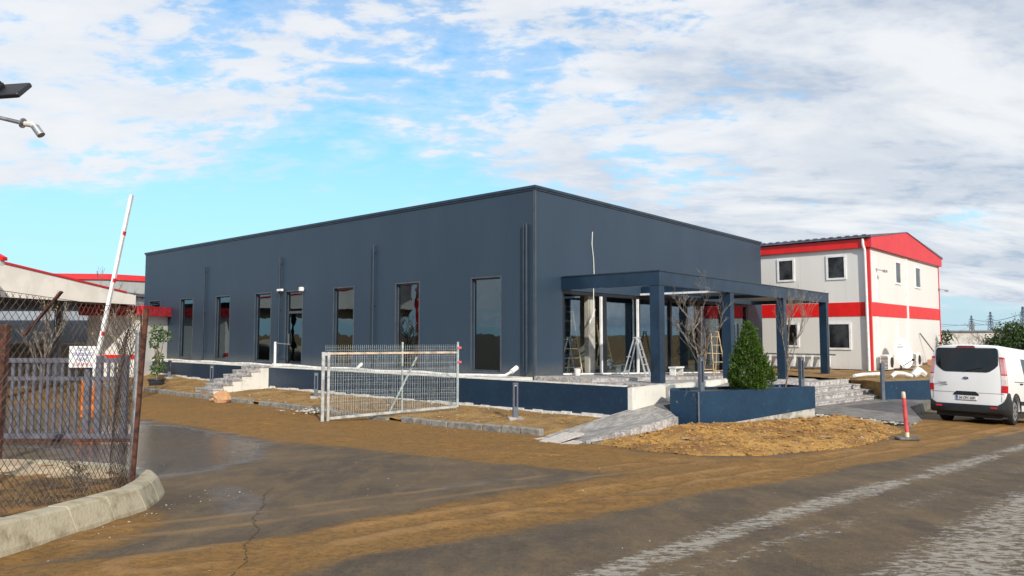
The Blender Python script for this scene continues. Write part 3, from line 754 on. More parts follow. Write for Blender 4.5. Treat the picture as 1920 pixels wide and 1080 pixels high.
# ------------------------------------------------------------------ terrace, ramp, steps
R1 = Vector((13.7, 29.3)); dr_ = Vector((.766, .643)); nr_ = Vector((.643, -.766))
Rk = [R1, Vector((13.93, 28.8)), Vector((14.04, 28.2)), Vector((13.83, 27.4))]
b = MB(BF)
b.prism([(-.02, -3.98), (17.9, -3.98), (17.9, -.17), (-.02, -.17)], -2.6, [tz(0)-.10, tz(17.9)-.10, tz(17.9)-.10, tz(0)-.10])
b.prism([(-.05, -2.2), (17.95, -2.2), (17.95, -.001), (-.05, -.001)], -2.55, [tz(0), tz(18)+0, tz(18), tz(0)])
b.F = WF
A1 = R1-dr_*6.2; ib = [W2B(R1.x, R1.y), W2B(A1.x, A1.y)]
p1 = B2W(ib[1][0], -3.97); p2 = B2W(17.9, -3.97)
b.prism([tuple(A1), tuple(R1), p2, p1], -2.6, [-1.77, -1.77, tz(17.9)-.10, tz(ib[1][0])-.10])
b.build('terrace', 'stone', label='grey stamped concrete terrace under the dark blue pergola', kind='structure', origin=(CX, CY, -2.6), deg=BDEG)
st = thing('entrance_steps', (12.3, 27.2, -2.5), 'wide grey stone steps down from the terrace, right of the blue planter', 'steps', 0)
for k2, z in ((1, -1.95), (2, -2.12), (3, -2.285)):
    r0 = Rk[k2]; l0 = r0-dr_*6.4; bk = Rk[k2-1]-nr_*.02; bl = bk-dr_*6.4
    b = MB(); b.prism([tuple(l0), tuple(r0), tuple(bk), tuple(bl)], -2.7, z)
    b.box(-.0, 6.4, -.03, .0, z-.035, z+.003, local=Matrix.Translation((l0.x, l0.y, 0)) @ Matrix.Rotation(math.atan2(dr_.y, dr_.x), 4, 'Z'))
    b.build('step', 'stone', st)
b = MB(); b.prism([(9.3, 22.4), (10.6, 20.35), (10.9, 19.9), (11.6, 20.5), (13.3, 24.2), (15.5, 26.6), (14, 27.3), (13.8, 27.3), (10, 24.2)], -2.75, -2.40)
b.build('concrete_apron', 'concrete_wet', label='damp concrete apron at the foot of the wide entrance steps', kind='structure')
b = MB()
rb = [(.6, 16.85, -2.36), (1.50, 15.30, -2.20), (4.12, 18.40, -2.04), (4.16, 19.25, -1.98)]
tri = [((.60, 16.90), (1.50, 15.30), (4.14, 18.30), (2.95, 19.05)), ((4.14, 18.30), (4.16, 19.9), (4.3, 20.45), (2.95, 19.05)), ((4.16, 19.9), (8.0, 22.6), (7.0, 23.5), (4.3, 20.45))]
zz3 = ((-2.40, -2.24, -2.05, -1.99), (-2.05, -1.93, -1.87, -1.99), (-1.93, -1.55, -1.55, -1.87))
for pl, zt in zip(tri, zz3): b.prism(pl, -2.7, list(zt))
b.build('ramp', 'stone_ramp', label='grey stamped concrete ramp rising beside the white wall to the terrace', kind='structure', origin=(1.05, 16.1, -2.7), deg=-41)
b = MB(); rr = random.Random(2); p0 = Vector((1.55, 15.32)); p1 = Vector((4.1, 18.25)); dd = (p1-p0); L = dd.length; dd.normalize(); nn = Vector((dd.y, -dd.x)); u = 0
while u < L-.1:
    l = rr.uniform(.38, .5); l = min(l, L-u)
    zt = lerp(-2.225, -2.035, u/L)
    b.box(u+.005, u+l-.005, -.10, .0, -2.7, zt-.0, local=Matrix.Translation((p0.x, p0.y, 0)) @ Matrix.Rotation(math.atan2(dd.y, dd.x), 4, 'Z')); u += l
b.build('ramp_kerb', 'stone', label='pale stone blocks edging the outer side of the ramp', kind='structure')
b = MB(); b.prism([(1.75, 15.15), (2.3, 15.3), (3.6, 16.9), (4.5, 18.35), (4.15, 18.6), (4.0, 18.2), (1.6, 15.4)], -2.6, [-2.27, -2.30, -2.36, -2.38, -2.33, -2.31, -2.24])
b.build('cement_fillet', 'concrete_wet', label='smear of grey cement along the foot of the ramp kerb', kind='structure')
for (pp, ang, z, tl, lab) in (((1.28, 15.70), 40, -2.235, 9, 'pale weathered plank propped on the foot of the ramp'), ((1.36, 15.25), 52, -2.28, 2, 'pale board lying flat on the mud right below the ramp'), ((.72, 16.3), 40, -2.36, 2, 'short board lying at the left foot of the ramp')):
    M = Matrix.Translation((pp[0]-.1, pp[1], z)) @ Matrix.Rotation(R(ang), 4, 'Z') @ Matrix.Rotation(R(-tl), 4, 'Y')
    b = MB(); l = .85 if tl > 5 else .5; b.box(-l/2, l/2, -.14, .14, 0, .025, local=M)
    if tl > 5: b.box(-l/2-.05, l/2-.1, .15, .36, .002, .025, local=M)
    b.build('plank', 'plank', label=lab, cat='plank', group='boards at the foot of the ramp')
ww = MB(BF); ww.box(-1.2, .62, -4.26, -4.125, -2.6, -1.40); ww.box(.62, .74, -4.5, -4.0, -2.6, -1.40); ww.box(.745, 6.0, -4.26, -4.0, -2.6, -1.44)
ww.build('ramp_wall', 'render_white', label='short white rendered wall beside the ramp at the end of the blue retaining wall', cat='wall')

# left steps along the retaining wall
st = thing('side_steps', (*B2W(-2.4, 14.4), -2.4), 'narrow stone steps with a pale side wall climbing to the side door', 'steps', BDEG)
SY0, SY1 = 13.62, 15.1
b = MB(BF)
for i in range(6): b.box(-1.62-.40*i, -1.203-.40*i, SY0, SY1, -2.6, -1.32-.17*i-.06)
b.build('side_wall', 'render_white', st)
for i in range(6):
    z = -1.32-.17*i; b = MB(BF)
    b.box(-1.66-.40*i, -1.203-.40*i if i else -1.0, SY0-.04, SY1, z-.058, z); b.box(-1.645-.40*i, -1.622-.40*i, SY0-.02, SY1, z-.17, z-.06)
    b.build('tread', 'stone', st)
rl = thing('handrail', (*B2W(-.55, 13.6), -1.3), 'short white metal handrail at the side door', 'handrail', BDEG)
b = MB(BF); b.tube([(-.6, 14.15, -1.3), (-.6, 14.15, -.3)], .055, 8); b.build('post', 'white_metal', rl, smooth=True)
b = MB(BF); b.tube([(-.6, 14.15, -.36), (-.6, 13.0, -.40)], .02, 8); b.build('rail', 'steel', rl, smooth=True)
b = MB(BF); b.box(-.66, -.5, 13.0, 14.25, -1.33, -1.24); b.build('base_rail', 'white_metal', rl)

b = MB(); b.prism([(13.72, 29.2), (13.96, 28.75), (14.07, 28.15), (13.98, 27.2), (17.6, 28.55), (16.6, 30.5), (14, 30.5)], -2.6, -1.79); b.build('earth_infill', 'clay_bank', label='brown earth behind the low blue wall beside the entrance steps', kind='structure')
# low blue wall on the right
b = MB(); b.prism([(13.92, 26.9), (20.5, 29.35), (20.43, 29.55), (13.85, 27.1)], -2.9, -1.73)
b.build('low_wall', 'planter_blue', label='low dark blue wall running right from the entrance steps behind the van', cat='wall')

# ------------------------------------------------------------------ planter
pl = thing('planter', (6.4, 19.9, -2.5), 'long dark blue painted concrete planter with pale scuffs in front of the pergola', 'planter')
A, P, Q, D, E_ = (4.15, 19.0), (4.79, 18.52), (8.62, 20.55), (8.15, 21.55), (4.35, 19.85)
def offs(poly, w):
    out = []; n = len(poly)
    for i in range(n):
        p0 = Vector(poly[i-1]); p1 = Vector(poly[i]); p2 = Vector(poly[(i+1) % n])
        a = (p1-p0).normalized(); c_ = (p2-p1).normalized(); na = Vector((-a.y, a.x)); nc = Vector((-c_.y, c_.x))
        bis = (na+nc).normalized(); out.append(tuple(p1+bis*(w/max(.3, bis.dot(na)))))
    return out
outer = [A, P, Q, D, E_]; inner = offs(outer, .16)
b = MB(); zb = [-2.36, -2.37, -2.07, -2.0, -2.2]
for i in range(5):
    j = (i+1) % 5
    b.prism([outer[i], outer[j], inner[j], inner[i]], [zb[i], zb[j], zb[j], zb[i]], -1.46)
b.build('painted_wall', 'planter_blue', pl)
b = MB(); o2 = offs(outer, .015); b.prism(o2, -2.75, [z-.002 for z in zb]); b.build('footing', 'concrete', pl)
b = MB(); b.prism(offs(outer, .155), -2.0, -1.53); b.build('soil', 'soil', pl)
b = MB(); b.bar((4.775, 18.505, -2.37), (4.775, 18.505, -1.455), .035, .035); b.build('corner_bead', 'bollard_grey', pl)

# ------------------------------------------------------------------ pergola
pg = thing('pergola', (*B2W(9, -2), -1.6), 'dark blue flat topped metal pergola over the glass entrance front', 'pergola', BDEG)
PT = 1.92; PB = 1.50; so = 3.65
ts = [1.4, 6.45, 11.6, 17.0]
for t in ts:
    zb_ = tz(t)-.10
    b = MB(BF); b.box(t, t+.32, -so, -so+.32, zb_, PB-.002); b.build('post', 'pergola_blue', pg)
b = MB(BF); b.box(ts[0]-.02, ts[-1]+.36, -so-.02, -so+.16, PB, PT); b.build('front_beam', 'pergola_blue', pg)
b = MB(BF); b.box(ts[0]-.02, ts[0]+.14, -so+.162, -.05, PB, PT); b.build('side_beam', 'pergola_blue', pg)
b = MB(BF); b.box(ts[-1]+.2, ts[-1]+.36, -so+.162, -.05, PB, PT); b.build('side_beam', 'pergola_blue', pg)
b = MB(BF); b.box(ts[0]-.05, ts[-1]+.39, -so-.05, -so+.2, PT, PT+.03); b.box(ts[0]-.05, ts[0]+.18, -so+.2, -.05, PT, PT+.03); b.build('cap_flashing', 'trim_dark', pg)
for t in ts[1:3]: b = MB(BF); b.box(t+.08, t+.24, -so+.162, -.05, PB+.06, PT-.05); b.build('cross_beam', 'pergola_blue', pg)
b = MB(BF)
for t in ts[1:2]: b.box(t-.06, t+.07, -so+.17, -.05, PB+.02, PB+.09)
b.build('gutter', 'white_metal', pg)
b = MB(BF)     # folded louvre blades over the second bay
for i in range(26):
    y = -.25-i*.125; M = Matrix.Translation((0, y, PB+.22)) @ Matrix.Rotation(R(62), 4, 'X'); b.box(ts[1]+.26, ts[2]+.06, -.055, .055, -.008, .008, local=M)
b.build('louvre_roof', 'pergola_blue', pg)
b = MB(BF); b.box(ts[2]+.26, ts[3]+.18, -so+.2, -.3, PB+.17, PB+.21); b.build('roof_panel', 'drywall', pg)

# ------------------------------------------------------------------ ladders and small things at the entrance
def stepladder(loc, deg, h, mt, label, w=.5, spread=.42, n=5):
    s = thing('step_ladder', loc, label, 'ladder', deg); F = frame(*loc, deg)
    b = MB(F)
    for sx_ in (-1, 1): b.bar((sx_*w/2, -spread, 0), (sx_*w*.3, -.04, h), .035, .05)
    b.build('front_rail', mt, s)
    b = MB(F)
    for sx_ in (-1, 1): b.bar((sx_*w/2, spread, 0), (sx_*w*.32, .04, h-.03), .03, .035)
    for z in (.12, .5): f_ = z/h; b.bar((-w/2*(1-f_*.38), spread*(1-f_)+.03, z*h), (w/2*(1-f_*.38), spread*(1-f_)+.03, z*h), .02, .03)
    b.build('rear_frame', mt, s)
    for i in range(n):
        f_ = (i+.6)/(n+.2); b = MB(F); ww_ = w/2*(1-f_*.4); y = -spread*(1-f_)-.04*f_
        b.box(-ww_, ww_, y-.04, y+.05, f_*h-.012, f_*h+.012); b.build('tread', mt, s)
    b = MB(F); b.box(-w*.32, w*.32, -.10, .10, h-.01, h+.025); b.build('top_cap', mt, s)
    return s
x_, y_ = B2W(4.0, -1.3); stepladder((x_, y_, tz(4.0)), 58, 1.33, 'aluminium', 'white aluminium step ladder standing in front of the entrance glass beside the first post', .42, .42)
x_, y_ = B2W(9.7, -1.5); stepladder((x_, y_, tz(9.7)), 15, 1.75, 'ladder_wood', 'wooden step ladder on the terrace behind the first bare tree', .55, .40)
x_, y_ = B2W(3.0, 1.0); stepladder((x_, y_, -1.333), 20, 2.35, 'ladder_wood', 'tall wooden step ladder just inside the open glass front', .75, .55, 7)
x_, y_ = B2W(6.0, 1.6); stepladder((x_, y_, -1.333), 35, 2.0, 'ladder_wood', 'wooden step ladder inside the building behind the second glass bay', .6, .5, 6)
bk = thing('bucket', (*B2W(1.95, -.25), tz(1.9)), 'small white plastic bucket at the left end of the glass front', 'bucket')
F_ = frame(*B2W(1.95, -.25), tz(1.9)); b = MB(F_); b.cyl((0, 0), .09, 0, .22, 16, .115); b.build('tub', 'white_paint', bk, smooth=True)
b = MB(F_); b.tube([(.118*math.cos(a_), .118*math.sin(a_), .22) for a_ in np.linspace(0, 2*math.pi, 17)], .008, 5); b.build('rim', 'white_paint', bk)
bx = thing('low_bench', (*B2W(7.4, -1.0), tz(7.4)), 'small white bench on the terrace left of the wooden ladder', 'bench', BDEG)
b = MB(BF); b.box(6.9, 7.6, -1.25, -.95, tz(7.3)+.27, tz(7.3)+.33); b.build('seat', 'white_paint', bx)
for tt in (6.93, 7.5): b = MB(BF); b.box(tt, tt+.06, -1.22, -.98, tz(7.3), tz(7.3)+.268); b.build('leg', 'white_paint', bx)

# ------------------------------------------------------------------ bollard lamps
def bollard(loc, deg, h, label, base=True, mt='bollard_grey'):
    s = thing('bollard_lamp', loc, label, 'bollard lamp', deg, 'bollard lamps on the planted strips'); F = frame(*loc, deg); z = 0
    if base:
        b = MB(F); b.box(-.2, .2, -.16, .16, -.12, .06, bev=.02); b.build('footing', 'concrete', s); z = .06
    b = MB(F); b.box(-.07, .07, -.05, .05, z, z+h*.3, bev=.006); b.build('lower_post', mt, s)
    b = MB(F)
    for sx_ in (-1, 1): b.box(sx_*.07, sx_*.03, -.05, .05, z+h*.3+.001, z+h-.061)
    b.build('side_post', mt, s)
    b = MB(F); b.box(-.075, .075, -.055, .055, z+h-.06, z+h, bev=.006); b.build('lamp_head', mt, s)
    b = MB(F); b.box(-.027, .027, -.03, .03, z+h-.09, z+h-.062); b.build('diffuser', 'dusty_white', s)
for (x, y, h, lab) in ((.09, 19.75, .93, 'grey bollard lamp on a concrete pad left of the ramp'), (-7.15, 26.35, .85, 'grey bollard lamp beside the post of the white gate leaf'), (-13.15, 31.6, .85, 'grey bollard lamp just left of the narrow side steps'), (-16.95, 35.7, .8, 'grey bollard lamp by the potted shrub, farthest left')):
    bollard((x, y, stripz(*W2B(x, y))+.02), 15, h, lab)
bollard((4.98, 19.0, -1.53), 30, .95, 'grey bollard lamp at the left end of the planter by the bare tree', False)
bollard((8.27, 20.62, -1.53), 30, .90, 'dark bollard lamp at the right end of the blue planter', False)

# ------------------------------------------------------------------ trees and plants
def bare_tree(name, loc, h, spread, label, seed, trunk_r=.035, levels=4, n0=7, first=.18, leaves=0, lean=.15, cat='tree', group=None, leafm='autumn_leaf', up=.75, wr=.0032):
    rn = random.Random(seed); s = thing(name, loc, label, cat, 0, group); F = frame(*loc)
    tk = MB(F); br = MB(F); tips = []
    def grow(p, d, L, r, lev, mbx):
        n = 4; pts = [p]; q_ = p
        for i in range(n):
            d = (d+Vector((rn.uniform(-1, 1), rn.uniform(-1, 1), rn.uniform(-.1, .6)))*.16).normalized()
            q_ = q_+d*L/n; pts.append(q_)
        rs = [max(wr, r*(1-.55*i/n)) for i in range(n+1)]
        mbx.tube(pts, rs, 6 if lev < 2 else 4, cap=False)
        if lev >= levels: tips.append((pts[-1], d)); return
        k3 = n0 if lev == 0 else rn.choice((3, 4, 5))
        for c_ in range(k3):
            f_ = (first+(1-first)*(c_+rn.random()*.7)/k3) if lev == 0 else rn.uniform(.25, 1)
            i = min(n-1, int(f_*n)); pp = pts[i].lerp(pts[i+1], f_*n-i)
            a_ = rn.uniform(0, 2*math.pi)+c_*2.4; side = Vector((math.cos(a_), math.sin(a_), 0))
            dd_ = (d*up+side*spread*(1 if lev == 0 else .7)+Vector((0, 0, .35))).normalized()
            grow(pp, dd_, L*(rn.uniform(.42, .62) if lev else rn.uniform(.45, .7)*(1.15-f_*.45)), max(wr, rs[i]*.6), lev+1, br)
    grow(Vector((0, 0, -.05)), Vector((lean, 0, 1)).normalized(), h*.72, trunk_r, 0, tk)
    tk.build('trunk', 'bark', s, smooth=True); br.build('branches', 'twig', s, smooth=True)
    if leaves:
        lf = MB(F)
        for i in range(leaves):
            p_, d_ = rn.choice(tips); c_ = p_+Vector((rn.gauss(0, .06), rn.gauss(0, .06), rn.gauss(0, .06)))*min(1, h/1.5); leafquad(lf, c_, rn, .05 if h > 1 else .012)
        lf.build('leaves', leafm, s)
    return s
def leafquad(b, c, rn, sz, asp=.5):
    a = Vector((rn.gauss(0, 1), rn.gauss(0, 1), rn.gauss(0, 1))).normalized(); u = a.orthogonal().normalized()
    u = (Matrix.Rotation(rn.uniform(0, 6.28), 3, a) @ u); v_ = a.cross(u)
    u = u*sz*rn.uniform(.6, 1.2); v_ = v_*sz*asp
    b.add([c-u, c+v_, c+u, c-v_], [(0, 1, 2, 3)])
bare_tree('bare_tree', (5.12, 19.32, -1.53), 2.95, 1.0, 'leafless young tree growing at the left end of the blue planter', 11, .030, 4, 7, .2, lean=-.12, group='bare trees in the blue planter', up=.85, wr=.0021)
bare_tree('bare_tree', (7.85, 20.75, -1.53), 3.0, .65, 'leafless slim tree in the blue planter right of the conifer', 23, .026, 4, 7, .2, lean=.1, group='bare trees in the blue planter', up=1.1, wr=.0020)

cn = thing('conifer', (6.58, 20.0, -1.53), 'dense green conical conifer growing in the middle of the blue planter', 'tree')
F_ = frame(6.58, 20.0, -1.53); b = MB(F_); b.tube([(0, 0, -.05), (0, 0, 1.5)], [.05, .01], 6); b.build('trunk', 'bark', cn, smooth=True)
rn = random.Random(4); b = MB(F_); H = 2.0; Rm = .60
def crad(f_, a_):
    if f_ < .18: r = .80+.20*f_/.18
    else: r = (1-(f_-.18)/.82)**.92
    return Rm*r*(.97+.13*math.sin(3*a_+f_*11)+.10*math.sin(6*a_+f_*19))
for i in range(1500):       # upright scale-leaf sprays
    f_ = 1-math.sqrt(rn.random()); f_ = f_*1.0
    a_ = rn.uniform(0, 2*math.pi); rad = crad(f_, a_)*rn.uniform(.25, 1.0)**.4
    base = Vector((rad*math.cos(a_), rad*math.sin(a_), f_*H*.95))
    out = Vector((math.cos(a_), math.sin(a_), 0)); d = (out*rn.uniform(.2, .8)+Vector((rn.gauss(0, .2), rn.gauss(0, .2), .9))).normalized(); L = rn.uniform(.09, .18)
    for j in range(15):
        t_ = j/15; c = base+d*L*t_+Vector((rn.gauss(0, .018), rn.gauss(0, .018), rn.gauss(0, .014)))
        u = (d+Vector((rn.gauss(0, .5), rn.gauss(0, .5), rn.gauss(0, .3)))).normalized()*.034; v_ = u.cross(Vector((rn.gauss(0, 1), rn.gauss(0, 1), rn.gauss(0, 1)))).normalized()*.014
        b.add([c-u*.3-v_, c-u*.3+v_, c+u+v_*.3, c+u-v_*.3], [(0, 1, 2, 3)])
b.build('crown', 'conifer_leaf', cn)

def leafy(name, loc, blobs, n, size, leafm, label, seed, trunk=None, cat='tree', group=None):
    s = thing(name, loc, label, cat, 0, group); F = frame(*loc); rn = random.Random(seed)
    b = MB(F)
    for p_ in (trunk or [((0, 0, -.2), (0, 0, blobs[0][2]), .06)]): b.tube([p_[0], p_[1]], [p_[2], p_[2]*.5], 6)
    for (x, y, z, r) in blobs: b.tube([(0, 0, blobs[0][2]*.3), (x, y, z)], [.04, .015], 5)
    b.build('trunk', 'bark', s, smooth=True)
    b = MB(F); tot = sum(q_[3]**2 for q_ in blobs)
    for (x, y, z, r) in blobs:
        for i in range(int(n*r*r/tot)):
            d = Vector((rn.gauss(0, 1), rn.gauss(0, 1), rn.gauss(0, 1))).normalized()
            bump_ = 1+.22*math.sin(d.x*7+x*3)*math.sin(d.y*6+z)+.15*math.sin(d.z*9+y*5)
            leafquad(b, Vector((x, y, z))+d*r*bump_*rn.uniform(.35, 1.0)**.45, rn, size)
    b.build('crown', leafm, s); return s
leafy('potted_shrub', (-16.4, 33.3, gh(-16, 33)), [(0, 0, 2.55, .36), (.25, .1, 2.35, .3), (-.15, 0, 2.1, .28), (.05, 0, 1.4, .25), (.2, 0, 1.0, .22), (-.1, 0, .8, .25)], 520, .09, 'shrub_leaf', 'thin leafy shrub standing in a dark round pot left of the building', 3, cat='plant')
sh = [o for o in KEEP if o.name == 'potted_shrub'][0]; F_ = frame(-16.4, 33.3, gh(-16, 33))
b = MB(F_); b.cyl((0, 0), .26, 0, .42, 20, .36); b.tube([(.36*math.cos(a_), .36*math.sin(a_), .42) for a_ in np.linspace(0, 2*math.pi, 21)], .03, 6); b.build('pot', 'pot', sh, smooth=True)

# background on the right: evergreen, scrub, sheds, pylons
leafy('evergreen_tree', (27.6, 40, -2.6), [(.2, 0, 2.0, 1.2), (.9, .3, 2.1, 1.0), (-.7, 0, 1.6, .9), (.5, .2, 2.7, .6), (1.9, .2, 1.5, .8), (-1.1, .3, 1.1, .7), (1.2, 0, 1.2, 1.0), (-.4, 0, 1.1, 1.2)], 11000, .085, 'bush_leaf', 'dense dark evergreen tree beyond the white van', 8, [((0, 0, -.2), (.1, 0, 2.2), .10)])
leafy('green_bush', (30.6, 41, -2.6), [(0, 0, 1.7, .9), (1.0, 0, 1.4, .9), (-.7, 0, 1.5, .8)], 1500, .12, 'shrub_leaf', 'paler green bush right of the dark evergreen at the edge of the picture', 18)
leafy('green_bush', (27.1, 45.0, -2.4), [(0, 0, 1.5, .5), (.1, 0, 2.3, .35)], 700, .08, 'bush_leaf', 'dark bush half hidden at the right corner of the red and white building', 28)
for i, (x, y, h) in enumerate(((24.6, 39.2, 2.9), (25.8, 39.8, 3.2), (29.6, 40.5, 4.1), (30.6, 43, 3.9))):
    bare_tree('bare_shrub', (x, y, -2.6), h, 1.0, ['leafless grey scrub nearest the red and white building', 'leafless scrub just left of the dark evergreen', 'leafless branches rising right of the dark evergreen', 'leafless tall scrub at the far right edge'][i], 40+i, .03, 3, 5, .1, group='leafless scrub beyond the van', wr=.008, cat='shrub')
def farbox(name, x, y, w_, d_, z1, matn, label, deg=0, win=0):
    t = thing(name, (x, y, -2.6), label, 'building', deg); F = frame(x, y, -2.6, deg)
    b = MB(F); b.box(-w_/2, w_/2, 0, d_, 0, z1); b.build('wall', matn, t)
    b = MB(F); b.box(-w_/2-.3, w_/2+.3, -.3, d_+.3, z1, z1+.35); b.build('roof', 'far_grey', t)
    for i in range(win):
        xx = -w_/2+w_*(i+.5)/win; b = MB(F); b.box(xx-w_/win*.28, xx+w_/win*.28, -.06, -.002, z1*.35, z1*.75); b.build('window', 'far_grey', t)
farbox('warehouse', 98, 155, 12, 10, 3.2, 'far_white', 'small distant white shed between the red building and the evergreen', -20, 0)
farbox('warehouse', 109, 156, 9, 10, 3.0, 'far_grey', 'small distant dark shed beside a white one', -20, 0)
farbox('warehouse', 123, 158, 18, 10, 3.1, 'far_white', 'long distant pale shed behind the leafless scrub', -20, 4)
farbox('warehouse', 170, 190, 40, 12, 4.2, 'far_white', 'distant pale hall behind the trees at the right edge', -30, 6)
def pylon(x, y, h, label, deg):
    t = thing('power_pylon', (x, y, -3), label, 'pylon', deg, 'power pylons on the horizon'); F = frame(x, y, -3, deg); b = MB(F)
    wb = h*.10; r = .22
    def wid_(f_): return wb*(1-f_)**1.1*.9+.5
    N = 9
    for i in range(N):
        f0, f1 = i/N, (i+1)/N; a0, a1 = wid_(f0), wid_(f1)
        for sx_, sy_ in ((1, 1), (1, -1), (-1, -1), (-1, 1)): b.bar((sx_*a0, sy_*a0, f0*h), (sx_*a1, sy_*a1, f1*h), r*1.5, r*1.5)
        for sy_ in (-1, 1):
            b.bar((-a0, sy_*a0, f0*h), (a1, sy_*a1, f1*h), r, r); b.bar((a0, sy_*a0, f0*h), (-a1, sy_*a1, f1*h), r, r)
            b.bar((sy_*a0, -a0, f0*h), (sy_*a1, a1, f1*h), r, r); b.bar((sy_*a0, a0, f0*h), (sy_*a1, -a1, f1*h), r, r)
    b.build('lattice_tower', 'pylon_steel', t)
    b = MB(F)
    for f_, L in ((.56, .26), (.70, .20), (.82, .15)):
        b.bar((-L*h, 0, f_*h), (L*h, 0, f_*h), r*2.2, r*2.2)
        for sx_ in (-1, 1): b.bar((sx_*L*h, 0, f_*h), (0, 0, f_*h+h*.05), r, r); b.bar((sx_*L*h, 0, f_*h), (sx_*L*h, 0, f_*h-1.5), r, r)
    b.build('cross_arm', 'pylon_steel', t)
pyl = [(640, 1000, 30, 'most distant lattice power pylon, left of the evergreen crown', 20), (600, 900, 32, 'lattice power pylon rising straight above the evergreen crown', 20), (470, 660, 29, 'tall lattice power pylon right of the evergreen crown', 25), (445, 610, 28, 'lattice power pylon at the very right edge of the sky', 25)]
for a_ in pyl: pylon(*a_)
b = MB()
for (x0, y0, z0, x1, y1, z1, sag) in ((300, 520, 9, 480, 620, 26, 8), (320, 560, 5, 640, 1000, 14, 6), (350, 700, 14, 640, 1000, 16, 5), (640, 1000, 17, 900, 1200, 20, 6), (480, 620, 20, 380, 500, 16, 3), (100, 158, .6, 220, 300, 1.0, .3), (640, 1000, 22, 470, 660, 20, 5)):
    r_ = .012*math.hypot(x0, y0)/60+.02
    b.tube([(x0+(x1-x0)*f_, y0+(y1-y0)*f_, z0+(z1-z0)*f_-sag*4*f_*(1-f_)) for f_ in np.linspace(0, 1, 14)], r_, 4)
b.build('power_lines', 'pylon_steel', label='overhead power lines strung between the distant pylons', cat='power line')

# ------------------------------------------------------------------ red and white two storey building
rbx, rby, rdeg = 18.0, 36.0, 47.1
RF = frame(rbx, rby, 0, rdeg); ROT2 = R(46-47.1)
rd = thing('site_office_building', (rbx, rby, -1.86), 'two storey cream panel building with red bands and red gable fascia', 'building', rdeg)
# local: x along the gable side (to the right), y along the long side (to the left)
GW, GL, ZB, ZE = 14.2, 16.0, -1.86, 4.42
b = MB(RF); b.box(0, GW, 0, GL, ZB, ZE); b.build('wall', 'cream_panel', rd)
b = MB(RF); b.box(-.025, -.002, 0, GL, .95, 1.66); b.box(0, GW, -.025, -.002, .95, 1.66); b.build('band', 'red_panel', rd)
b = MB(RF)
b.add([(-.18, -.18, ZE), (GW+.18, -.18, ZE), (GW+.18, -.18, 5.0), (6.3, -.18, 5.80), (-.18, -.18, 5.0), (-.18, -.02, ZE), (GW+.18, -.02, ZE), (GW+.18, -.02, 5.0), (6.3, -.02, 5.80), (-.18, -.02, 5.0)],
      [(0, 1, 2, 3, 4), (9, 8, 7, 6, 5), (0, 5, 6, 1), (1, 6, 7, 2), (2, 7, 8, 3), (3, 8, 9, 4), (4, 9, 5, 0)])
b.build('gable_fascia', 'red_faded', rd)
b = MB(RF); b.box(-.18, -.02, -.018, GL, ZE, 4.86); b.build('eave_fascia', 'red_panel', rd)
b = MB(RF)
b.add([(-.35, -.22, 5.02), (6.3, -.22, 5.84), (GW+.35, -.22, 5.02), (GW+.35, GL, 5.02), (6.3, GL, 5.84), (-.35, GL, 5.02), (-.35, -.22, 4.90), (GW+.35, -.22, 4.90), (GW+.35, GL, 4.9), (-.35, GL, 4.9), (6.3, -.22, 5.81), (6.3, GL, 5.81)],
      [(0, 1, 4, 5), (1, 2, 3, 4), (0, 5, 9, 6), (2, 7, 8, 3), (6, 9, 11, 10), (10, 11, 8, 7), (0, 6, 10, 1), (1, 10, 7, 2)])
for i in range(40): b.box(-.37, -.30, i*.4, i*.4+.2, 5.0, 5.055)
b.build('roof', 'roof_sheet', rd)
b = MB(RF); b.box(-.03, .14, -.035, -.001, ZB, ZE); b.box(-.03, -.001, -.001, .14, ZB, ZE); b.build('corner_trim', 'red_faded', rd)
b = MB(RF); b.box(GW-.1, GW+.03, -.035, -.001, ZB, ZE); b.build('corner_trim', 'red_faded', rd)
b = MB(RF)
for x0, z0, z1 in ((.75, ZB, .94), (.75, 1.67, 4.0), (6.45, ZB, ZE-.1)): b.box(x0, x0+.32, -.055, -.001, z0, z1)
b.box(4.3, 4.72, -.05, -.001, -.95, .7)
b.build('cable_duct', 'white_metal', rd)
def rwin(face, a0, a1, z0, z1):
    b = MB(RF); e = .10
    def bx_(u0, u1, zz0, zz1, d0, d1, mb):
        if face == 'L': mb.box(-d1, -d0, u0, u1, zz0, zz1)
        else: mb.box(u0, u1, -d1, -d0, zz0, zz1)
    bx_(a0-e, a0, z0-e, z1+e, .001, .05, b); bx_(a1, a1+e, z0-e, z1+e, .001, .05, b); bx_(a0, a1, z1, z1+e, .001, .05, b); bx_(a0, a1, z0-e, z0, .001, .05, b)
    wdw = b.build('window', 'white_metal', rd)
    g = MB(RF); bx_(a0, a1, z0, z1, .001, .012, g); g.build('pane', 'dim_pane', wdw)
    g = MB(RF); bx_(a0-.22, a1+.22, z0-.22, z1+.22, .0005, .004, g) if face == 'L' else None
rwin('L', 1.2, 2.0, 2.95, 4.03); rwin('L', 3.85, 4.6, 2.98, 4.02); rwin('L', 1.05, 2.05, -.66, .55); rwin('L', 3.7, 4.4, -.55, .55); rwin('L', 6.6, 7.4, 2.95, 4.03)
rwin('R', 4.5, 5.4, 2.88, 3.98); rwin('R', 8.55, 9.55, 2.85, 3.95)
b = MB(RF); b.tube([(-.24, .2, 4.85), (-.24, .2, 4.55), (-.12, .16, 4.3), (-.12, .12, -.9), (-.12, .12, -1.8)], .07, 8); b.build('downpipe', 'white_metal', rd, smooth=True)
b = MB(RF); b.box(-.012, -.001, .5, GL, ZB, ZB+.12); b.build('base_trim', 'rust', rd)
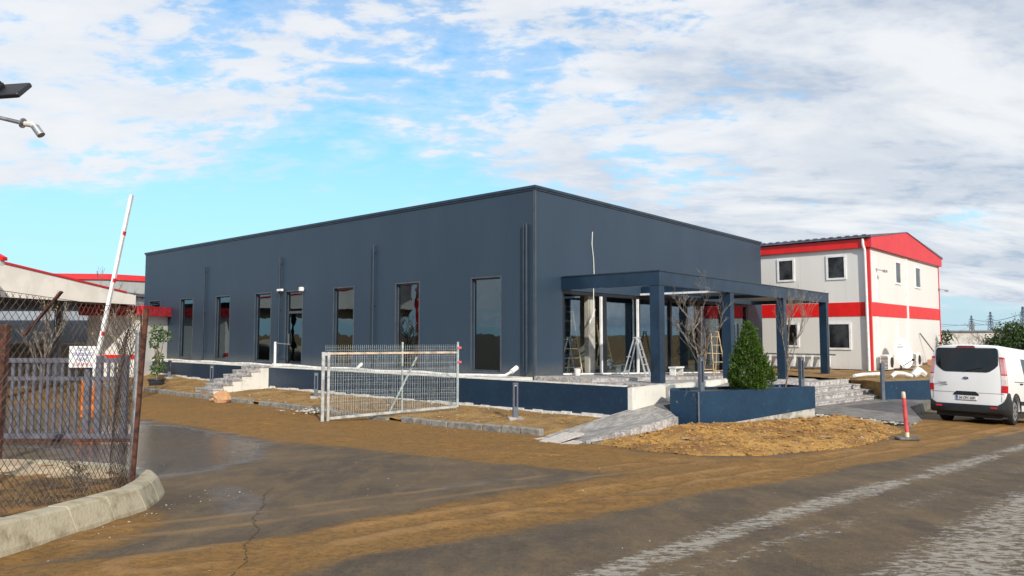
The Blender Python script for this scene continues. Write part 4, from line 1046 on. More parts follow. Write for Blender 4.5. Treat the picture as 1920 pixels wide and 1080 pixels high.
def flood(x, z, label):
    t = thing('wall_lamp', (*((RF @ Vector((x, 0, 0)))[:2]), z), label, 'lamp', rdeg)
    b = MB(RF); b.box(x-.06, x+.06, -.09, -.056, z-.07, z+.07); b.build('back_plate', 'steel', t)
    b = MB(RF); b.bar((x, -.06, z), (x+.15, -.4, z-.08), .05, .05); b.build('arm', 'steel', t)
    b = MB(RF); b.box(x+.02, x+.36, -.5, -.35, z-.16, z-.04, bev=.02); b.build('lamp_head', 'steel', t)
flood(.9, 3.35, 'grey lamp on the left corner of the red gable facade')
flood(GW-.15, 2.95, 'grey lamp on the right corner of the red gable facade')
def aircon(x, z, label):
    loc = ((RF @ Vector((x, -.25, 0)))[0], (RF @ Vector((x, -.25, 0)))[1], z)
    t = thing('air_conditioner', loc, label, 'air conditioner', rdeg, 'air conditioner units at the foot of the red and white building')
    b = MB(RF); b.box(x-.45, x+.45, -.62, -.2, z+.06, z+.80, bev=.03); b.build('casing', 'pvc_white', t)
    b = MB(RF); b.cyl((0, 0), .27, 0, .012, 24, local=Matrix.Translation((x+.08, -.621, z+.42)) @ Matrix.Rotation(R(90), 4, 'X')); b.build('fan_grille', 'rubber', t)
    b = MB(RF)
    for i in range(9): b.box(x-.455, x-.4505, -.58, -.26, z+.12+i*.07, z+.155+i*.07)
    b.build('side_vent', 'rubber', t)
    for xf in (-.32, .32): b = MB(RF); b.box(x+xf-.03, x+xf+.03, -.6, -.22, z, z+.058); b.build('foot', 'rubber_grey', t)
aircon(.95, -1.80, 'cream air conditioner unit left of the satellite dish'); aircon(6.2, -1.80, 'cream air conditioner unit right of the satellite dish')
dp = (RF @ Vector((1.9, -.9, 0)))
ds = thing('satellite_dish', (dp.x, dp.y, -1.8), 'large white satellite dish on the ground between two air conditioner units', 'satellite dish', rdeg)
b = MB(frame(dp.x, dp.y, -1.8, 0)); vs = []; fs = []; nr, na = 8, 28
Mt = Matrix.Translation((0, 0, .86)) @ Matrix.Rotation(R(28), 4, 'Z') @ Matrix.Rotation(R(78), 4, 'X')
for i in range(nr+1):
    r_ = .72*i/nr
    for j in range(na): a_ = 2*math.pi*j/na; vs.append((r_*math.cos(a_), r_*1.08*math.sin(a_), .16*(r_/.72)**2-.1))
for i in range(nr):
    for j in range(na): fs.append((i*na+j, i*na+(j+1) % na, (i+1)*na+(j+1) % na, (i+1)*na+j))
b.add(vs, fs, Mt)
b.build('reflector', 'white_metal', ds, smooth=True)
b = MB(frame(dp.x, dp.y, -1.8, 0)); b.tube([(0, .2, 0), (0, .2, .85)], .04, 8); b.tube([(0, .1, .2), (.1, -.75, .55)], .02, 6); b.box(-.4, .4, -.2, .5, 0, .06); b.build('mount', 'rubber', ds)
b = MB(frame(dp.x, dp.y, -1.8, 0)); b.box(.06, .16, -.82, -.68, .5, .62, bev=.02); b.build('receiver_head', 'black_plastic', ds)
b = MB(frame(dp.x, dp.y, -1.8, 0))
for i, (a0, a1) in enumerate(((-.30, -.22), (-.20, -.10), (-.08, -.02), (.03, .14), (.16, .30))): b.box(a0, a1, .32, .37, -.058, -.05+.002, local=Mt)
b.box(-.05, .05, .44, .50, -.045, -.035, local=Mt)
b.build('emblem', 'ink_grey', ds)
b = MB(RF); b.bar((8.9, -.06, .1), (10.6, -.9, -1.8), .05, .05); b.build('metal_pole', 'rubber_grey', label='thin dark pole leaning on the gable wall right of the air conditioners', cat='pole')
b = MB(RF); b.box(9.3, 10.6, -.8, -.3, -1.8, -1.45, bev=.03); b.build('wooden_crate', 'orange_rock', label='low brown crate on the earth under the leaning pole', cat='crate')
# ladder lying on its side against the long wall
ld = thing('ladder', (*((RF @ Vector((-.3, 3.4, 0)))[:2]), -1.8), 'aluminium ladder laid on its side along the cream wall', 'ladder', rdeg)
b = MB(RF); b.bar((-.32, 1.9, -1.70), (-.32, 5.4, -1.70), .05, .08); b.bar((-.16, 1.7, -1.02), (-.16, 5.4, -1.02), .05, .08); b.build('side_rail', 'steel', ld)
for i in range(8): b = MB(RF); yy = 2.0+i*.45; b.bar((-.31, yy, -1.66), (-.17, yy-.03, -1.06), .06, .10); b.build('rung', 'white_metal', ld)
# scraps of pipe and foam on the earth behind the low wall
b = MB(); b.tube([(13.9, 29.3, -1.66), (14.6, 30.0, -1.64), (15.6, 30.5, -1.64)], .07, 8); b.build('waste_pipe', 'pvc_white', smooth=True, label='short pale plastic pipe lying on the earth by the top of the steps', cat='pipe')
b = MB(); b.tube([(15.6, 29.7, -1.72), (15.9, 29.9, -1.58), (16.3, 30.0, -1.60), (16.6, 29.9, -1.72)], [.09, .09, .08, .08], 8); b.tube([(16.6, 29.9, -1.7), (17.0, 30.2, -1.5), (17.3, 30.2, -1.66)], [.12, .2, .12], 8); b.build('plastic_sheet', 'dusty_white', smooth=True, label='crumpled pale plastic sheeting on the earth below the satellite dish', cat='sheet')
b = MB(); b.box(13.76, 13.88, 26.86, 26.98, -2.45, -1.05); b.build('blue_post', 'bollard_grey', label='slim dark post at the left end of the low blue wall', cat='post')

# ------------------------------------------------------------------ white gate leaf and wire mesh fence
gt = thing('gate_leaf', (-3.6, 21.3, -2.45), 'white steel gate leaf with fine mesh standing open on the earth strip', 'gate')
g0 = Vector((-5.43, 20.55, 0)); g1 = Vector((-1.68, 21.95, 0)); gd = (g1-g0).normalized(); gL = (g1-g0).length
GF = Matrix.Translation(g0) @ Matrix.Rotation(math.atan2(gd.y, gd.x), 4, 'Z')
zb0, zb1, zt0 = -2.43, -2.28, -.53
b = MB(GF); b.box(0, .09, -.05, .05, -2.5, zt0+.04, bev=.01); b.box(.16, .24, -.05, .05, -2.45, zt0+.04, bev=.01); b.box(.092, .158, -.04, .04, zt0-.06, zt0+.03)
b.build('gate_post', 'gate_white', gt)
b = MB(GF); b.bar((.24, 0, zt0), (gL, 0, zt0+.0), .06, .06); b.build('top_rail', 'gate_rail', gt)
b = MB(GF); b.bar((.24, 0, zb0+.06), (gL, 0, zb1+.12), .06, .07); b.build('bottom_rail', 'gate_white', gt)
def meshpanel(F, L, z0, z1, dx_, dz_, r, name, mt, parent, fold=()):
    b = MB(F); x = 0.0
    while x < L:
        if fold:
            pts = [(x, 0, z0)]
            for fz in fold: pts += [(x, 0, fz-.05), (x, -.035, fz), (x, 0, fz+.05)]
            pts.append((x, 0, z1)); b.tube(pts, r, 3, cap=False)
        else: b.tube([(x, 0, z0), (x, 0, z1)], r, 3, cap=False)
        x += dx_
    z = z0
    while z <= z1+.001: b.tube([(0, 0, z), (L, 0, z)], r, 3, cap=False); z += dz_
    for fz in fold:
        for q_ in (-.05, .05): b.tube([(0, 0, fz+q_), (L, 0, fz+q_)], r, 3, cap=False)
    return b.build(name, mt, parent)
meshpanel(GF @ Matrix.Translation((.24, 0, 0)), gL-.24, -2.34, zt0, .075, .15, .0034, 'mesh_infill', 'mesh_wire', gt)
fe = thing('mesh_fence', (-3.4, 22.1, -2.4), 'pale green welded wire fence behind the white gate leaf', 'fence')
f0 = Vector((-5.55, 21.45, 0)); f1 = Vector((-1.72, 22.75, 0)); fd = (f1-f0).normalized(); fL = (f1-f0).length
FF = Matrix.Translation(f0) @ Matrix.Rotation(math.atan2(fd.y, fd.x), 4, 'Z')
for x0, x1 in ((0, fL*.565), (fL*.575, fL)):
    meshpanel(FF @ Matrix.Translation((x0, 0, 0)), x1-x0, -2.25, -.30, .06, .2, .0036, 'mesh_panel', 'green_wire', fe, fold=(-.42, -1.75, -1.05))
for x in (fL*.57, fL+.02):
    b = MB(FF); b.box(x-.03, x+.03, .01, .07, -2.5, -.22, bev=.008); b.build('post', 'green_wire', fe)
b = MB(FF); b.bar((fL*.56-.35, -.1, -2.3), (fL*.57+.45, .05, -.68), .045, .045); b.build('brace', 'green_wire', fe)
b = MB(FF); 
for z in (-.4, -.85): b.box(fL+.0, fL+.12, -.03, .0, z-.03, z+.03)
b.build('fence_clip', 'pink_plastic', fe)

# red delineator post
dl = thing('delineator_post', (8.85, 16.25, gh(8.85, 16.25)), 'faded red plastic delineator post with cream top on a black rubber foot', 'post')
F_ = frame(8.85, 16.25, gh(8.85, 16.25)); b = MB(F_); b.box(-.24, .24, -.13, .13, 0, .065, bev=.03); b.build('foot', 'rubber_grey', dl)
b = MB(F_); b.tube([(0, 0, .17), (-.045, 0, .93)], .042, 12); b.build('tube', 'pink_plastic', dl, smooth=True)
b = MB(F_); b.tube([(-.045, 0, .932), (-.053, 0, 1.04), (-.054, 0, 1.07)], [.042, .042, .03], 12); b.tube([(0, 0, .06), (0, 0, .168)], .045, 12); b.build('cream_band', 'cream_plastic', dl, smooth=True)

b = MB(); b.prism([(-12, 9.3), (-8, 9.45), (-6.2, 9.2), (-5.2, 8.9), (-4.75, 9.2), (-5.4, 9.85), (-6.6, 10.25), (-9, 10.6), (-12, 10.4)], -2.3, -1.76); b.build('path', 'sand', label='pale concrete path strip at the back of the soil verge', kind='structure')
for i, (x, y, h) in enumerate(((-4.75, 7.9, .42), (-5.2, 6.9, .30), (-4.6, 6.2, .25))):
    bare_tree('dead_weed', (x, y, vergez(x, y)), h, 1.6, ['tall dead brown weed on the verge just left of the fence post', 'dead brown weed in the middle of the verge', 'low dead weed on the verge nearest the camera'][i], 90+i, .006, 3, 12, .05, leaves=220, group='dead weeds on the soil verge', wr=.0018, cat='weed', leafm='dead_leaf')
# ------------------------------------------------------------------ chain link fence and gate on the left
def chain(F, W, H, cell, r, skew=0.0):
    """diagonal wires filling W x H in the xz plane with a gentle bulge"""
    b = MB(F)
    hw = cell
    def P(x, z): return (x, .03*math.sin(x*2.3)*math.sin(z*1.7+.4)+.012*math.sin(x*9+z*3), z+skew*(x/W))
    n = int((W+H)/hw)+2
    for s_ in (0, 1):
        for i in range(-int(H/hw)-1, n):
            x0 = i*hw; pts = []
            for j in range(0, int(H/.11)+1):
                z = min(H, j*.11); x = x0+z*.82 if s_ == 0 else x0+int(H/hw)*hw*.0+H*.82-z*.82-0*hw
                if 0 <= x <= W: pts.append(P(x, z))
                elif len(pts) > 1: break
                else: pts = []
            if len(pts) > 1: b.tube(pts, r, 3, cap=False)
    return b
cf = thing('chain_link_fence', (-4.24, 8.15, -1.85), 'sagging chain link fence on rusty posts along the foreground verge', 'fence')
c0 = Vector((-4.32, 8.22)); c1 = Vector((-4.55, 4.9)); cd = (c1-c0)
CF = Matrix.Translation((c0.x, c0.y, -1.80)) @ Matrix.Rotation(math.atan2(cd.y, cd.x), 4, 'Z')
chain(CF, cd.length, 2.14, .078, .0030, .14).build('wire_mesh', 'fence_wire', cf)
c2 = Vector((-4.9, 8.9)); ce = c2-c0
CF2 = Matrix.Translation((c0.x, c0.y, -1.80)) @ Matrix.Rotation(math.atan2(ce.y, ce.x), 4, 'Z')
chain(CF2, ce.length, 2.05, .07, .0028, -.3).build('wire_mesh', 'fence_wire', cf)
chain(CF2 @ Matrix.Translation((0, -.07, 0)) @ Matrix.Rotation(R(-6), 4, 'Z'), .42, 1.95, .05, .0022, -.1).build('wire_mesh', 'rust', cf)
chain(Matrix.Translation((-4.28, 8.30, -1.80)) @ Matrix.Rotation(R(120), 4, 'Z'), .22, 2.1, .04, .0028, .0).build('wire_mesh', 'rust', cf)
b = MB(); b.bar((-4.30, 8.22, -1.95), (-4.20, 8.24, .30), .045, .035); b.build('rusty_post', 'rust', cf)
b = MB(); b.tube([(-4.40, 8.42, -1.95), (-4.37, 8.42, .02)], .036, 10); b.tube([(-4.37, 8.42, .02), (-4.37, 8.42, .06)], .046, 10); b.build('pipe_post', 'steel', cf, smooth=True)
b = MB(); b.tube([(-4.28, 8.2, .30), (-4.36, 7.6, .32), (-4.44, 6.6, .37), (-4.52, 5.6, .42), (-4.56, 4.9, .48)], .003, 4); b.build('strand_wire', 'rust', cf)
b = MB(); b.bar((-5.15, 7.6, -.0), (-4.78, 7.6, .46), .045, .02); b.build('rusty_bar', 'rust', cf)
b = MB(); b.bar((-8.47, 11.9, -2.15), (-8.34, 11.8, .17), .16, .1); b.build('rusty_post', 'rust', label='tall rusty steel post at the left edge of the picture', cat='post')

sg = thing('sliding_gate', (-9.5, 15.6, -2.35), 'grey steel sliding gate of vertical bars behind the chain link fence', 'gate')
b = MB(); SGY = 15.6
b.box(-12.6, -8.35, SGY-.03, SGY+.03, -.60, -.50); b.box(-12.6, -8.35, SGY-.03, SGY+.03, -.98, -.90); b.box(-12.6, -8.2, SGY-.04, SGY+.04, -2.25, -2.12)
b.build('frame_rail', 'gate_grey', sg)
x = -12.5
while x < -9.3:
    b = MB(); b.box(x, x+.058, SGY-.02, SGY+.02, -2.12, -.62); b.build('gate_bar', 'gate_grey', sg); x += .153
for x in (-9.22, -8.98, -8.42):
    b = MB(); b.box(x, x+.12, SGY-.06, SGY+.06, -2.3, -.45, bev=.01); b.build('gate_post', 'gate_grey', sg)
b = MB(); b.box(-8.75, -8.70, SGY-.02, SGY+.02, -2.1, -.6); b.box(-8.6, -8.56, SGY-.02, SGY+.02, -2.1, -.6); b.build('gate_bar', 'gate_grey', sg)
b = MB(); b.box(-10.9, -8.0, SGY-.22, SGY-.10, -2.27, -2.21); b.build('shadow_strip', 'rust', sg)  # dark strip standing in for the shadow line at the gate's foot
gsn = thing('notice_sign', (-9.3, 15.5, -.72), 'square white notice with blue and red hand lettering on the sliding gate', 'sign')
b = MB(); b.box(-9.52, -8.94, 15.48, 15.50, -.70, -.24); b.build('board', 'sign_white', gsn)
for i, (s_, mt_, sz, sxx) in enumerate((('DUR', 'ink_blue', .11, 1.0), ('YABANCI', 'ink_blue', .115, 1.0), ('ARAÇ', 'ink_blue', .11, 1.0), ('GİREMEZ', 'ink_red', .10, 1.0))):
    text(s_, sz, Matrix.Translation((-9.23, 15.477, -.35-.105*i)) @ Matrix.Rotation(R(90), 4, 'X'), mt_, gsn, sx=sxx)

# barrier
ba = thing('barrier', (-12.8, 22, -2.47), 'raised white boom barrier with red marks behind the fence', 'barrier')
b = MB(); b.box(-13.05, -12.65, 21.85, 22.15, -2.5, -1.35, bev=.03); b.build('cabinet', 'orange_paint', ba)
a0 = Vector((-12.72, 21.8, -1.6)); a1 = Vector((-11.68, 21.8, 4.29))
b = MB(); b.bar(a0, a1, .09, .10); b.build('boom', 'white_metal', ba)
for f_ in (.28, .555, .80):
    b = MB(); c_ = a0.lerp(a1, f_)+Vector((.025, 0, 0)); d_ = (a1-a0).normalized(); b.bar(c_-d_*.07, c_+d_*.05, .05, .104); b.build('red_mark', 'red_faded', ba)

# guard booth, canopy, far buildings on the left
gb = thing('guard_booth', (-20.4, 37, -2.47), 'small white guard booth with a red scalloped canopy roof', 'booth')
b = MB(); b.box(-21.85, -19.1, 37, 40, -2.5, 1.0); b.build('wall', 'cream_panel', gb)
b = MB(); b.box(-22.1, -18.8, 36.6, 40.3, 1.0, 1.5)
for i in range(16): xx = -22.1+i*.21; b.tube([(xx+.1, 36.62, 1.06), (xx+.1, 36.5, 1.48)], .11, 8)
b.build('roof', 'red_tile', gb, smooth=False)
b = MB(); b.box(-21.9, -19.05, 36.94, 36.999, -1.22, -1.02); b.build('red_band', 'red_panel', gb)
cp = thing('entrance_canopy', (-24, 32, -2.47), 'big flat canopy with cream fascia and red edge trim at the left', 'canopy')
fa = [(-18.9, 36.0), (-20.9, 26.6)]
def fpt(f_): return Vector((lerp2(fa[1][0], fa[0][0], f_), lerp2(fa[1][1], fa[0][1], f_), 0))
def lerp2(a, b, t): return a+(b-a)*t
p0 = fpt(0); p1 = fpt(1); t0, t1 = 3.12, 1.98
b = MB(); b.prism([(p0.x, p0.y), (p1.x, p1.y), (p1.x-.25, p1.y), (p0.x-.25, p0.y)], 1.52, [t0, t1, t1, t0]); b.build('fascia', 'cream_fascia', cp)
b = MB(); pm_ = fpt(.93); b.prism([(p0.x+.05, p0.y), (pm_.x+.05, pm_.y), (pm_.x-.27, pm_.y), (p0.x-.27, p0.y)], [t0+.002, 2.07, 2.07, t0+.002], [t0+.09, 2.14, 2.14, t0+.09]); b.build('edge_trim', 'red_faded', cp)
b = MB(); b.prism([(p0.x-.26, p0.y), (p1.x-.26, p1.y), (-27.0, 45.5), (-44, 45.5), (-44, p0.y)], 1.50, [t0-.1, t1-.1, t1-.1, t1-.1, t0-.1]); b.build('roof', 'dark_metal', cp)
for (x, y) in ((-22.5, 27.5), (-22.0, 34.5), (-32, 28), (-32, 35)):
    b = MB(); b.box(x, x+.25, y, y+.25, -2.5, 1.495); b.build('column', 'frame_grey', cp)
rg = thing('red_gable_roof', (-24.6, 26, -2.47), 'corner of a red gabled roof above the canopy at the left edge', 'roof')
b = MB(); zr = [(-18.55, 2.72), (-18.55, 2.84), (-24.5, 6.0), (-30, 3.2), (-30, 2.72)]
b.add([(x, 26.0, z) for x, z in zr]+[(x, 26.25, z) for x, z in zr], [(4, 3, 2, 1, 0), (5, 6, 7, 8, 9), (0, 1, 6, 5), (1, 2, 7, 6), (2, 3, 8, 7), (3, 4, 9, 8), (4, 0, 5, 9)]); b.build('gable', 'red_panel', rg)
b = MB(); b.box(-30, -18.65, 26.0, 26.25, 2.55, 2.718); b.build('white_beam', 'white_metal', rg)
b = MB(); b.prism([(-19.3, 26.0), (-18.95, 26.0), (-18.95, 26.2), (-19.3, 26.2)], -2.5, 2.54); b.box(-29.6, -29.2, 26.0, 26.2, -2.5, 2.54); b.build('red_column', 'red_panel', rg)
lw = thing('storage_building', (-34, 47, -.8), 'long pale blue grey building behind the chain link fence', 'building')
b = MB(); b.box(-60, -25.5, 47, 58, -2.5, 2.6); b.build('wall', 'pale_grey_wall', lw); b = MB(); b.box(-60.2, -25.3, 46.8, 58.2, 2.6, 2.8); b.build('roof', 'far_grey', lw)
fg = thing('factory_building', (-46, 70, -2.5), 'far grey ribbed factory hall with a faded red roof edge', 'building')
b = MB(); b.prism([(-75, 66), (-39.5, 70), (-33.5, 76.5), (-45, 90), (-75, 90)], -2.6, 5.4); b.build('wall', 'grey_cladding', fg)
b = MB(); b.prism([(-75.2, 65.8), (-39.4, 69.8), (-33.2, 76.5), (-45, 90.2), (-75.2, 90.2)], 5.402, 5.95); b.build('roof', 'red_faded', fg)
bare_tree('bare_tree', (-18.3, 28, gh(-18, 28)), 3.6, .5, 'thin bare tree under the canopy, seen through the fence', 61, .05, 3, 7, .3, leaves=60, group='bare trees behind the fence', wr=.008)
bare_tree('bare_tree', (-14.9, 27, gh(-15, 27)), 3.7, .9, 'bare tree with a few yellow leaves in front of the guard booth', 62, .08, 3, 7, .3, leaves=90, group='bare trees behind the fence', wr=.008)
bare_tree('bare_tree', (-23.2, 45, gh(-23, 45)), 6.0, .8, 'bare grey tree beyond the left end of the dark building', 63, .09, 4, 8, .2, group='bare trees behind the fence', wr=.010)

# floodlight and pipe on a pole just left of the picture
pf_ = thing('floodlight_pole', (-5.35, 6.5, gh(-5.35, 6.5)), 'pole with black floodlight and galvanised pipe nozzle at the top left', 'lamp post')
b = MB(); b.tube([(-5.35, 6.5, -1.75), (-5.35, 6.5, 2.6)], .05, 12); b.build('pole', 'steel', pf_, smooth=True)
M = Matrix.Translation((-4.72, 6.5, 2.245)) @ Matrix.Rotation(R(-4), 4, 'Y') @ Matrix.Rotation(R(42), 4, 'X')
b = MB(); b.box(-.24, .22, -.13, .13, -.022, .022, local=M, bev=.012); b.build('floodlight_head', 'black_plastic', pf_)
M2 = M @ Matrix.Translation((-.05, .0, .04)); b = MB(); b.box(-.12, .06, -.08, .08, -.02, .02, local=M2, bev=.01)
for i in range(7): b.box(-.11+i*.025, -.105+i*.025, -.07, .07, .02, .035, local=M2)
b.build('driver_box', 'black_plastic', pf_)
b = MB(); b.tube([(-5.35, 6.5, 2.12), (-4.95, 6.5, 2.12), (-4.80, 6.5, 2.14)], .03, 8); b.tube([(-4.78, 6.5, 2.02), (-4.76, 6.5, 2.2)], .022, 8); b.build('bracket', 'dusty_white', pf_, smooth=True)
b = MB(); b.tube([(-5.35, 6.5, 2.15), (-4.5, 6.5, 1.945)], .019, 10); b.build('pipe_arm', 'steel', pf_, smooth=True)
b = MB(); b.tube([(-4.515, 6.5, 1.95), (-4.505, 6.5, 1.947)], .047, 14); b.build('flange', 'steel', pf_, smooth=True)
b = MB(); b.tube([(-4.49, 6.5, 1.943), (-4.42, 6.5, 1.935), (-4.385, 6.5, 1.905)], [.024, .03, .034], 12); b.build('elbow', 'dusty_white', pf_, smooth=True)
b = MB(); b.tube([(-4.40, 6.5, 1.92), (-4.335, 6.5, 1.835)], [.034, .036], 12); b.build('nozzle', 'steel', pf_, smooth=True)

# ------------------------------------------------------------------ van
VS = .965
vloc = (12.75, 20.32, gh(12.75, 20.32)-.012); vdeg = -49.0
van = thing('van', vloc, 'white panel van seen from behind at the right edge, registration 34 CPC 609', 'van')
van.rotation_euler = (R(-3.6), 0, R(vdeg)); van.rotation_mode = 'XYZ'
VM = Matrix.Translation(vloc) @ Matrix.Rotation(R(vdeg), 4, 'Z') @ Matrix.Rotation(R(-3.6), 4, 'X')
van.matrix_world = VM; ROOTM[van.as_pointer()] = VM
VF = VM @ Matrix.Diagonal((VS, VS, VS*1.16, 1))
WHY = (.98, 3.95)         # axle positions from the rear
def vprof(y):
    """half profile (x,z) from bottom to roof centre at station y (0 rear .. 4.97 front)"""
    top = 1.99
    if y < .30: top = 1.99-.05*((.30-y)/.30)**2
    if y > 3.0: top = 1.99-.07*((y-3.0)/.9)**2 if y < 3.9 else 1.92-.0
    if y > 3.35: top = 1.95-(y-3.35)*.92 if y < 4.22 else 1.15-(y-4.22)*.35
    bw = 1.0
    if y > 4.3: bw = 1.0-.14*((y-4.3)/.67)**2
    if y < .12: bw = .975+.025*(y/.12)
    pts = [(.80, .30), (.93, .34), (.975, .48), (.99, .75), (.995, 1.02), (.988, 1.12), (.968, 1.35), (.94, 1.60), (.905, 1.80), (.85, 1.90), (.73, 1.962), (.45, 1.98), (.2, 1.988), (0, 1.99)]
    out = []
    for x, z in pts:
        zz_ = z if z <= .75 else .75+(z-.75)*(top-.75)/(1.99-.75)
        out.append((x*bw, zz_))
    return out
def rear_y(x, z):       # rear face: slight rake above the belt and a slight barrel curve
    return .045*max(0, (z-1.0))**1.3+.06*(x/1.0)**4+.02*(x/1.0)**2+(.05*max(0, .62-z))
ysl = [0, .05, .12, .3, .6, 1.0, 1.5, 2.0, 2.5, 3.0, 3.35, 3.6, 3.9, 4.22, 4.5, 4.75, 4.92, 4.97]
b = MB(VF); vs = []; npf = 14
for si_, y in enumerate(ysl):
    pr_ = vprof(y); ring = [(x, z) for x, z in pr_]+[(-x, z) for x, z in pr_[-2::-1]]
    for x, z in ring:
        yy = y+rear_y(x, z)*max(0, 1-y/.6) if y < .6 else y
        vs.append((x, yy, z))
nr = 27; fs = []
for i in range(len(ysl)-1):
    for j in range(nr-1): fs.append((i*nr+j, (i+1)*nr+j, (i+1)*nr+j+1, i*nr+j+1))
    fs.append((i*nr+nr-1, (i+1)*nr+nr-1, (i+1)*nr, i*nr))
# rear and front caps as rows
nc = 10
for si_, flip in ((0, False), (len(ysl)-1, True)):
    o_ = len(vs); pr_ = vprof(ysl[si_]); rows = []
    for r_ in range(npf-1):
        x, z = pr_[r_]; row = []
        for c_ in range(nc+1):
            if c_ == 0: row.append(si_*nr+nr-1-r_)
            elif c_ == nc: row.append(si_*nr+r_)
            else:
                xx = -x+2*x*c_/nc; row.append(len(vs)); vs.append((xx, ysl[si_]+(rear_y(xx, z) if not flip else 0), z))
        rows.append(row)
    for r_ in range(npf-2):
        for c_ in range(nc):
            f4 = (rows[r_][c_], rows[r_][c_+1], rows[r_+1][c_+1], rows[r_+1][c_]); fs.append(f4 if not flip else f4[::-1])
    fs.append(tuple(rows[-1])+(si_*nr+npf-1,) if not flip else (tuple(rows[-1])+(si_*nr+npf-1,))[::-1])
b.add(vs, fs)
body = b.build('body', 'van_white', van, smooth=True)
# cut the wheel arches
cut = MB(VF)
for wy in WHY:
    for sx_ in (-1, 1):
        cut.tube([(sx_*.62, wy, .36), (sx_*1.2, wy, .36)], .405, 28)
co = cut.build('cutter', 'rubber', van)
md = body.modifiers.new('cut', 'BOOLEAN'); md.object = co; md.operation = 'DIFFERENCE'; md.solver = 'EXACT'
bpy.context.view_layer.update()
nm = bpy.data.meshes.new_from_object(body.evaluated_get(bpy.context.evaluated_depsgraph_get())); body.modifiers.clear()
if len(nm.polygons) > 100: body.data = nm
body.data.name = 'body'
KEEP.remove(co); bpy.data.objects.remove(co)
for p_ in body.data.polygons: p_.use_smooth = True
body.data.set_sharp_from_angle(angle=R(35))
def rpatch(rows, name, matn, eps=.004, parent=van, smooth=True, nc=12):
    """closed thin panel that follows the rear face; rows = [(z,xl,xr),...] bottom to top"""
    b = MB(VF); vs = []; n = nc+1
    for d in (eps, -.01):
        for z, xl, xr in rows:
            for c_ in range(n): x = xl+(xr-xl)*c_/nc; vs.append((x, rear_y(x, z)-d, z))
    K = len(rows)*n; fs = []
    for r_ in range(len(rows)-1):
        for c_ in range(nc):
            a = r_*n+c_; fs.append((a, a+1, a+n+1, a+n)); fs.append((K+a+n, K+a+n+1, K+a+1, K+a))
    for r_ in range(len(rows)-1):
        a = r_*n; fs.append((a, a+n, K+a+n, K+a)); a = r_*n+nc; fs.append((a+n, a, K+a, K+a+n))
    for c_ in range(nc):
        fs.append((c_+1, c_, K+c_, K+c_+1)); a = (len(rows)-1)*n+c_; fs.append((a, a+1, K+a+1, K+a))
    b.add(vs, fs); return b.build(name, matn, parent, smooth=False)
rpatch([(1.28, -.52, .52), (1.30, -.60, .60), (1.38, -.72, .72), (1.46, -.80, .80), (1.6, -.81, .81), (1.78, -.80, .80), (1.87, -.785, .785), (1.89, -.74, .74)], 'rear_window', 'black_gloss')
rpatch([(1.895, -.24, .24), (1.92, -.24, .24), (1.945, -.20, .20)], 'brake_light', 'lamp_dark', .02)
gr = .006
for (z, a0, a1) in ((.77, -.93, -.30), (.77, .30, .93)): rpatch([(z-.007, a0, a1), (z+.007, a0, a1)], 'panel_gap', 'ink_grey', .0015)
for sx_ in (-1, 1):
    b = MB(VF)
    b.tube([(sx_*.875, rear_y(.875, .58)-.0, .58), (sx_*.885, rear_y(.885, 1.0)+.0, 1.0), (sx_*.84, rear_y(.84, 1.5), 1.5), (sx_*.80, rear_y(.8, 1.86), 1.86)], .005, 5)
    b.build('panel_gap', 'ink_grey', van)
rpatch([(.70, -.31, .31), (.715, -.33, .33), (.74, -.32, .32), (.775, -.28, .28), (.80, -.24, .24)], 'handle_recess', 'black_plastic', .012)
pt = rpatch([(.585, -.26, .26), (.695, -.26, .26)], 'number_plate', 'plate_white', .012)
rpatch([(.573, -.27, .27), (.585, -.27, .27)], 'plate_surround', 'black_plastic', .010)
b = MB(VF); b.tube([(0, -.02, 1.30), (.05, -.03, 1.33), (.42, -.01, 1.40)], .010, 5); b.build('wiper', 'black_plastic', van)
bl = rpatch([(.59, -.258, -.215), (.69, -.258, -.215)], 'country_band', 'plate_blue', .0145, pt, nc=2)
text('34 CPC 609', .098, VF @ Matrix.Translation((.022, -.018, .605)) @ Matrix.Rotation(R(90), 4, 'X'), 'ink_black', pt, depth=.001, sx=.84)
text('TR', .026, VF @ Matrix.Translation((-.237, -.019, .60)) @ Matrix.Rotation(R(90), 4, 'X'), 'plate_white', pt, depth=.001)
b = MB(VF); ov = [(.075*math.cos(a_), .031*math.sin(a_)) for a_ in np.linspace(0, 2*math.pi, 25)[:-1]]
b.add([(x, -.012, 1.13+z) for x, z in ov]+[(x, .01, 1.13+z) for x, z in ov], [tuple(range(24))]+[(i, 24+i, 24+(i+1) % 24, (i+1) % 24) for i in range(24)]); em = b.build('emblem', 'badge_blue', van)
b = MB(VF); b.tube([(x, -.012, 1.13+z) for x, z in ov+ov[:1]], .003, 4); b.build('emblem_rim', 'steel', em)
text('Ford', .034, VF @ Matrix.Translation((0, -.0135, 1.121)) @ Matrix.Rotation(R(90), 4, 'X'), 'plate_white', em, depth=.0008)
text('TRANSIT', .052, VF @ Matrix.Translation((-.62, -.004, .985)) @ Matrix.Rotation(R(90), 4, 'X'), 'ink_grey', van, depth=.006, sx=1.25)
text('CUSTOM', .030, VF @ Matrix.Translation((-.56, -.004, .945)) @ Matrix.Rotation(R(90), 4, 'X'), 'ink_grey', van, depth=.006, sx=1.4)
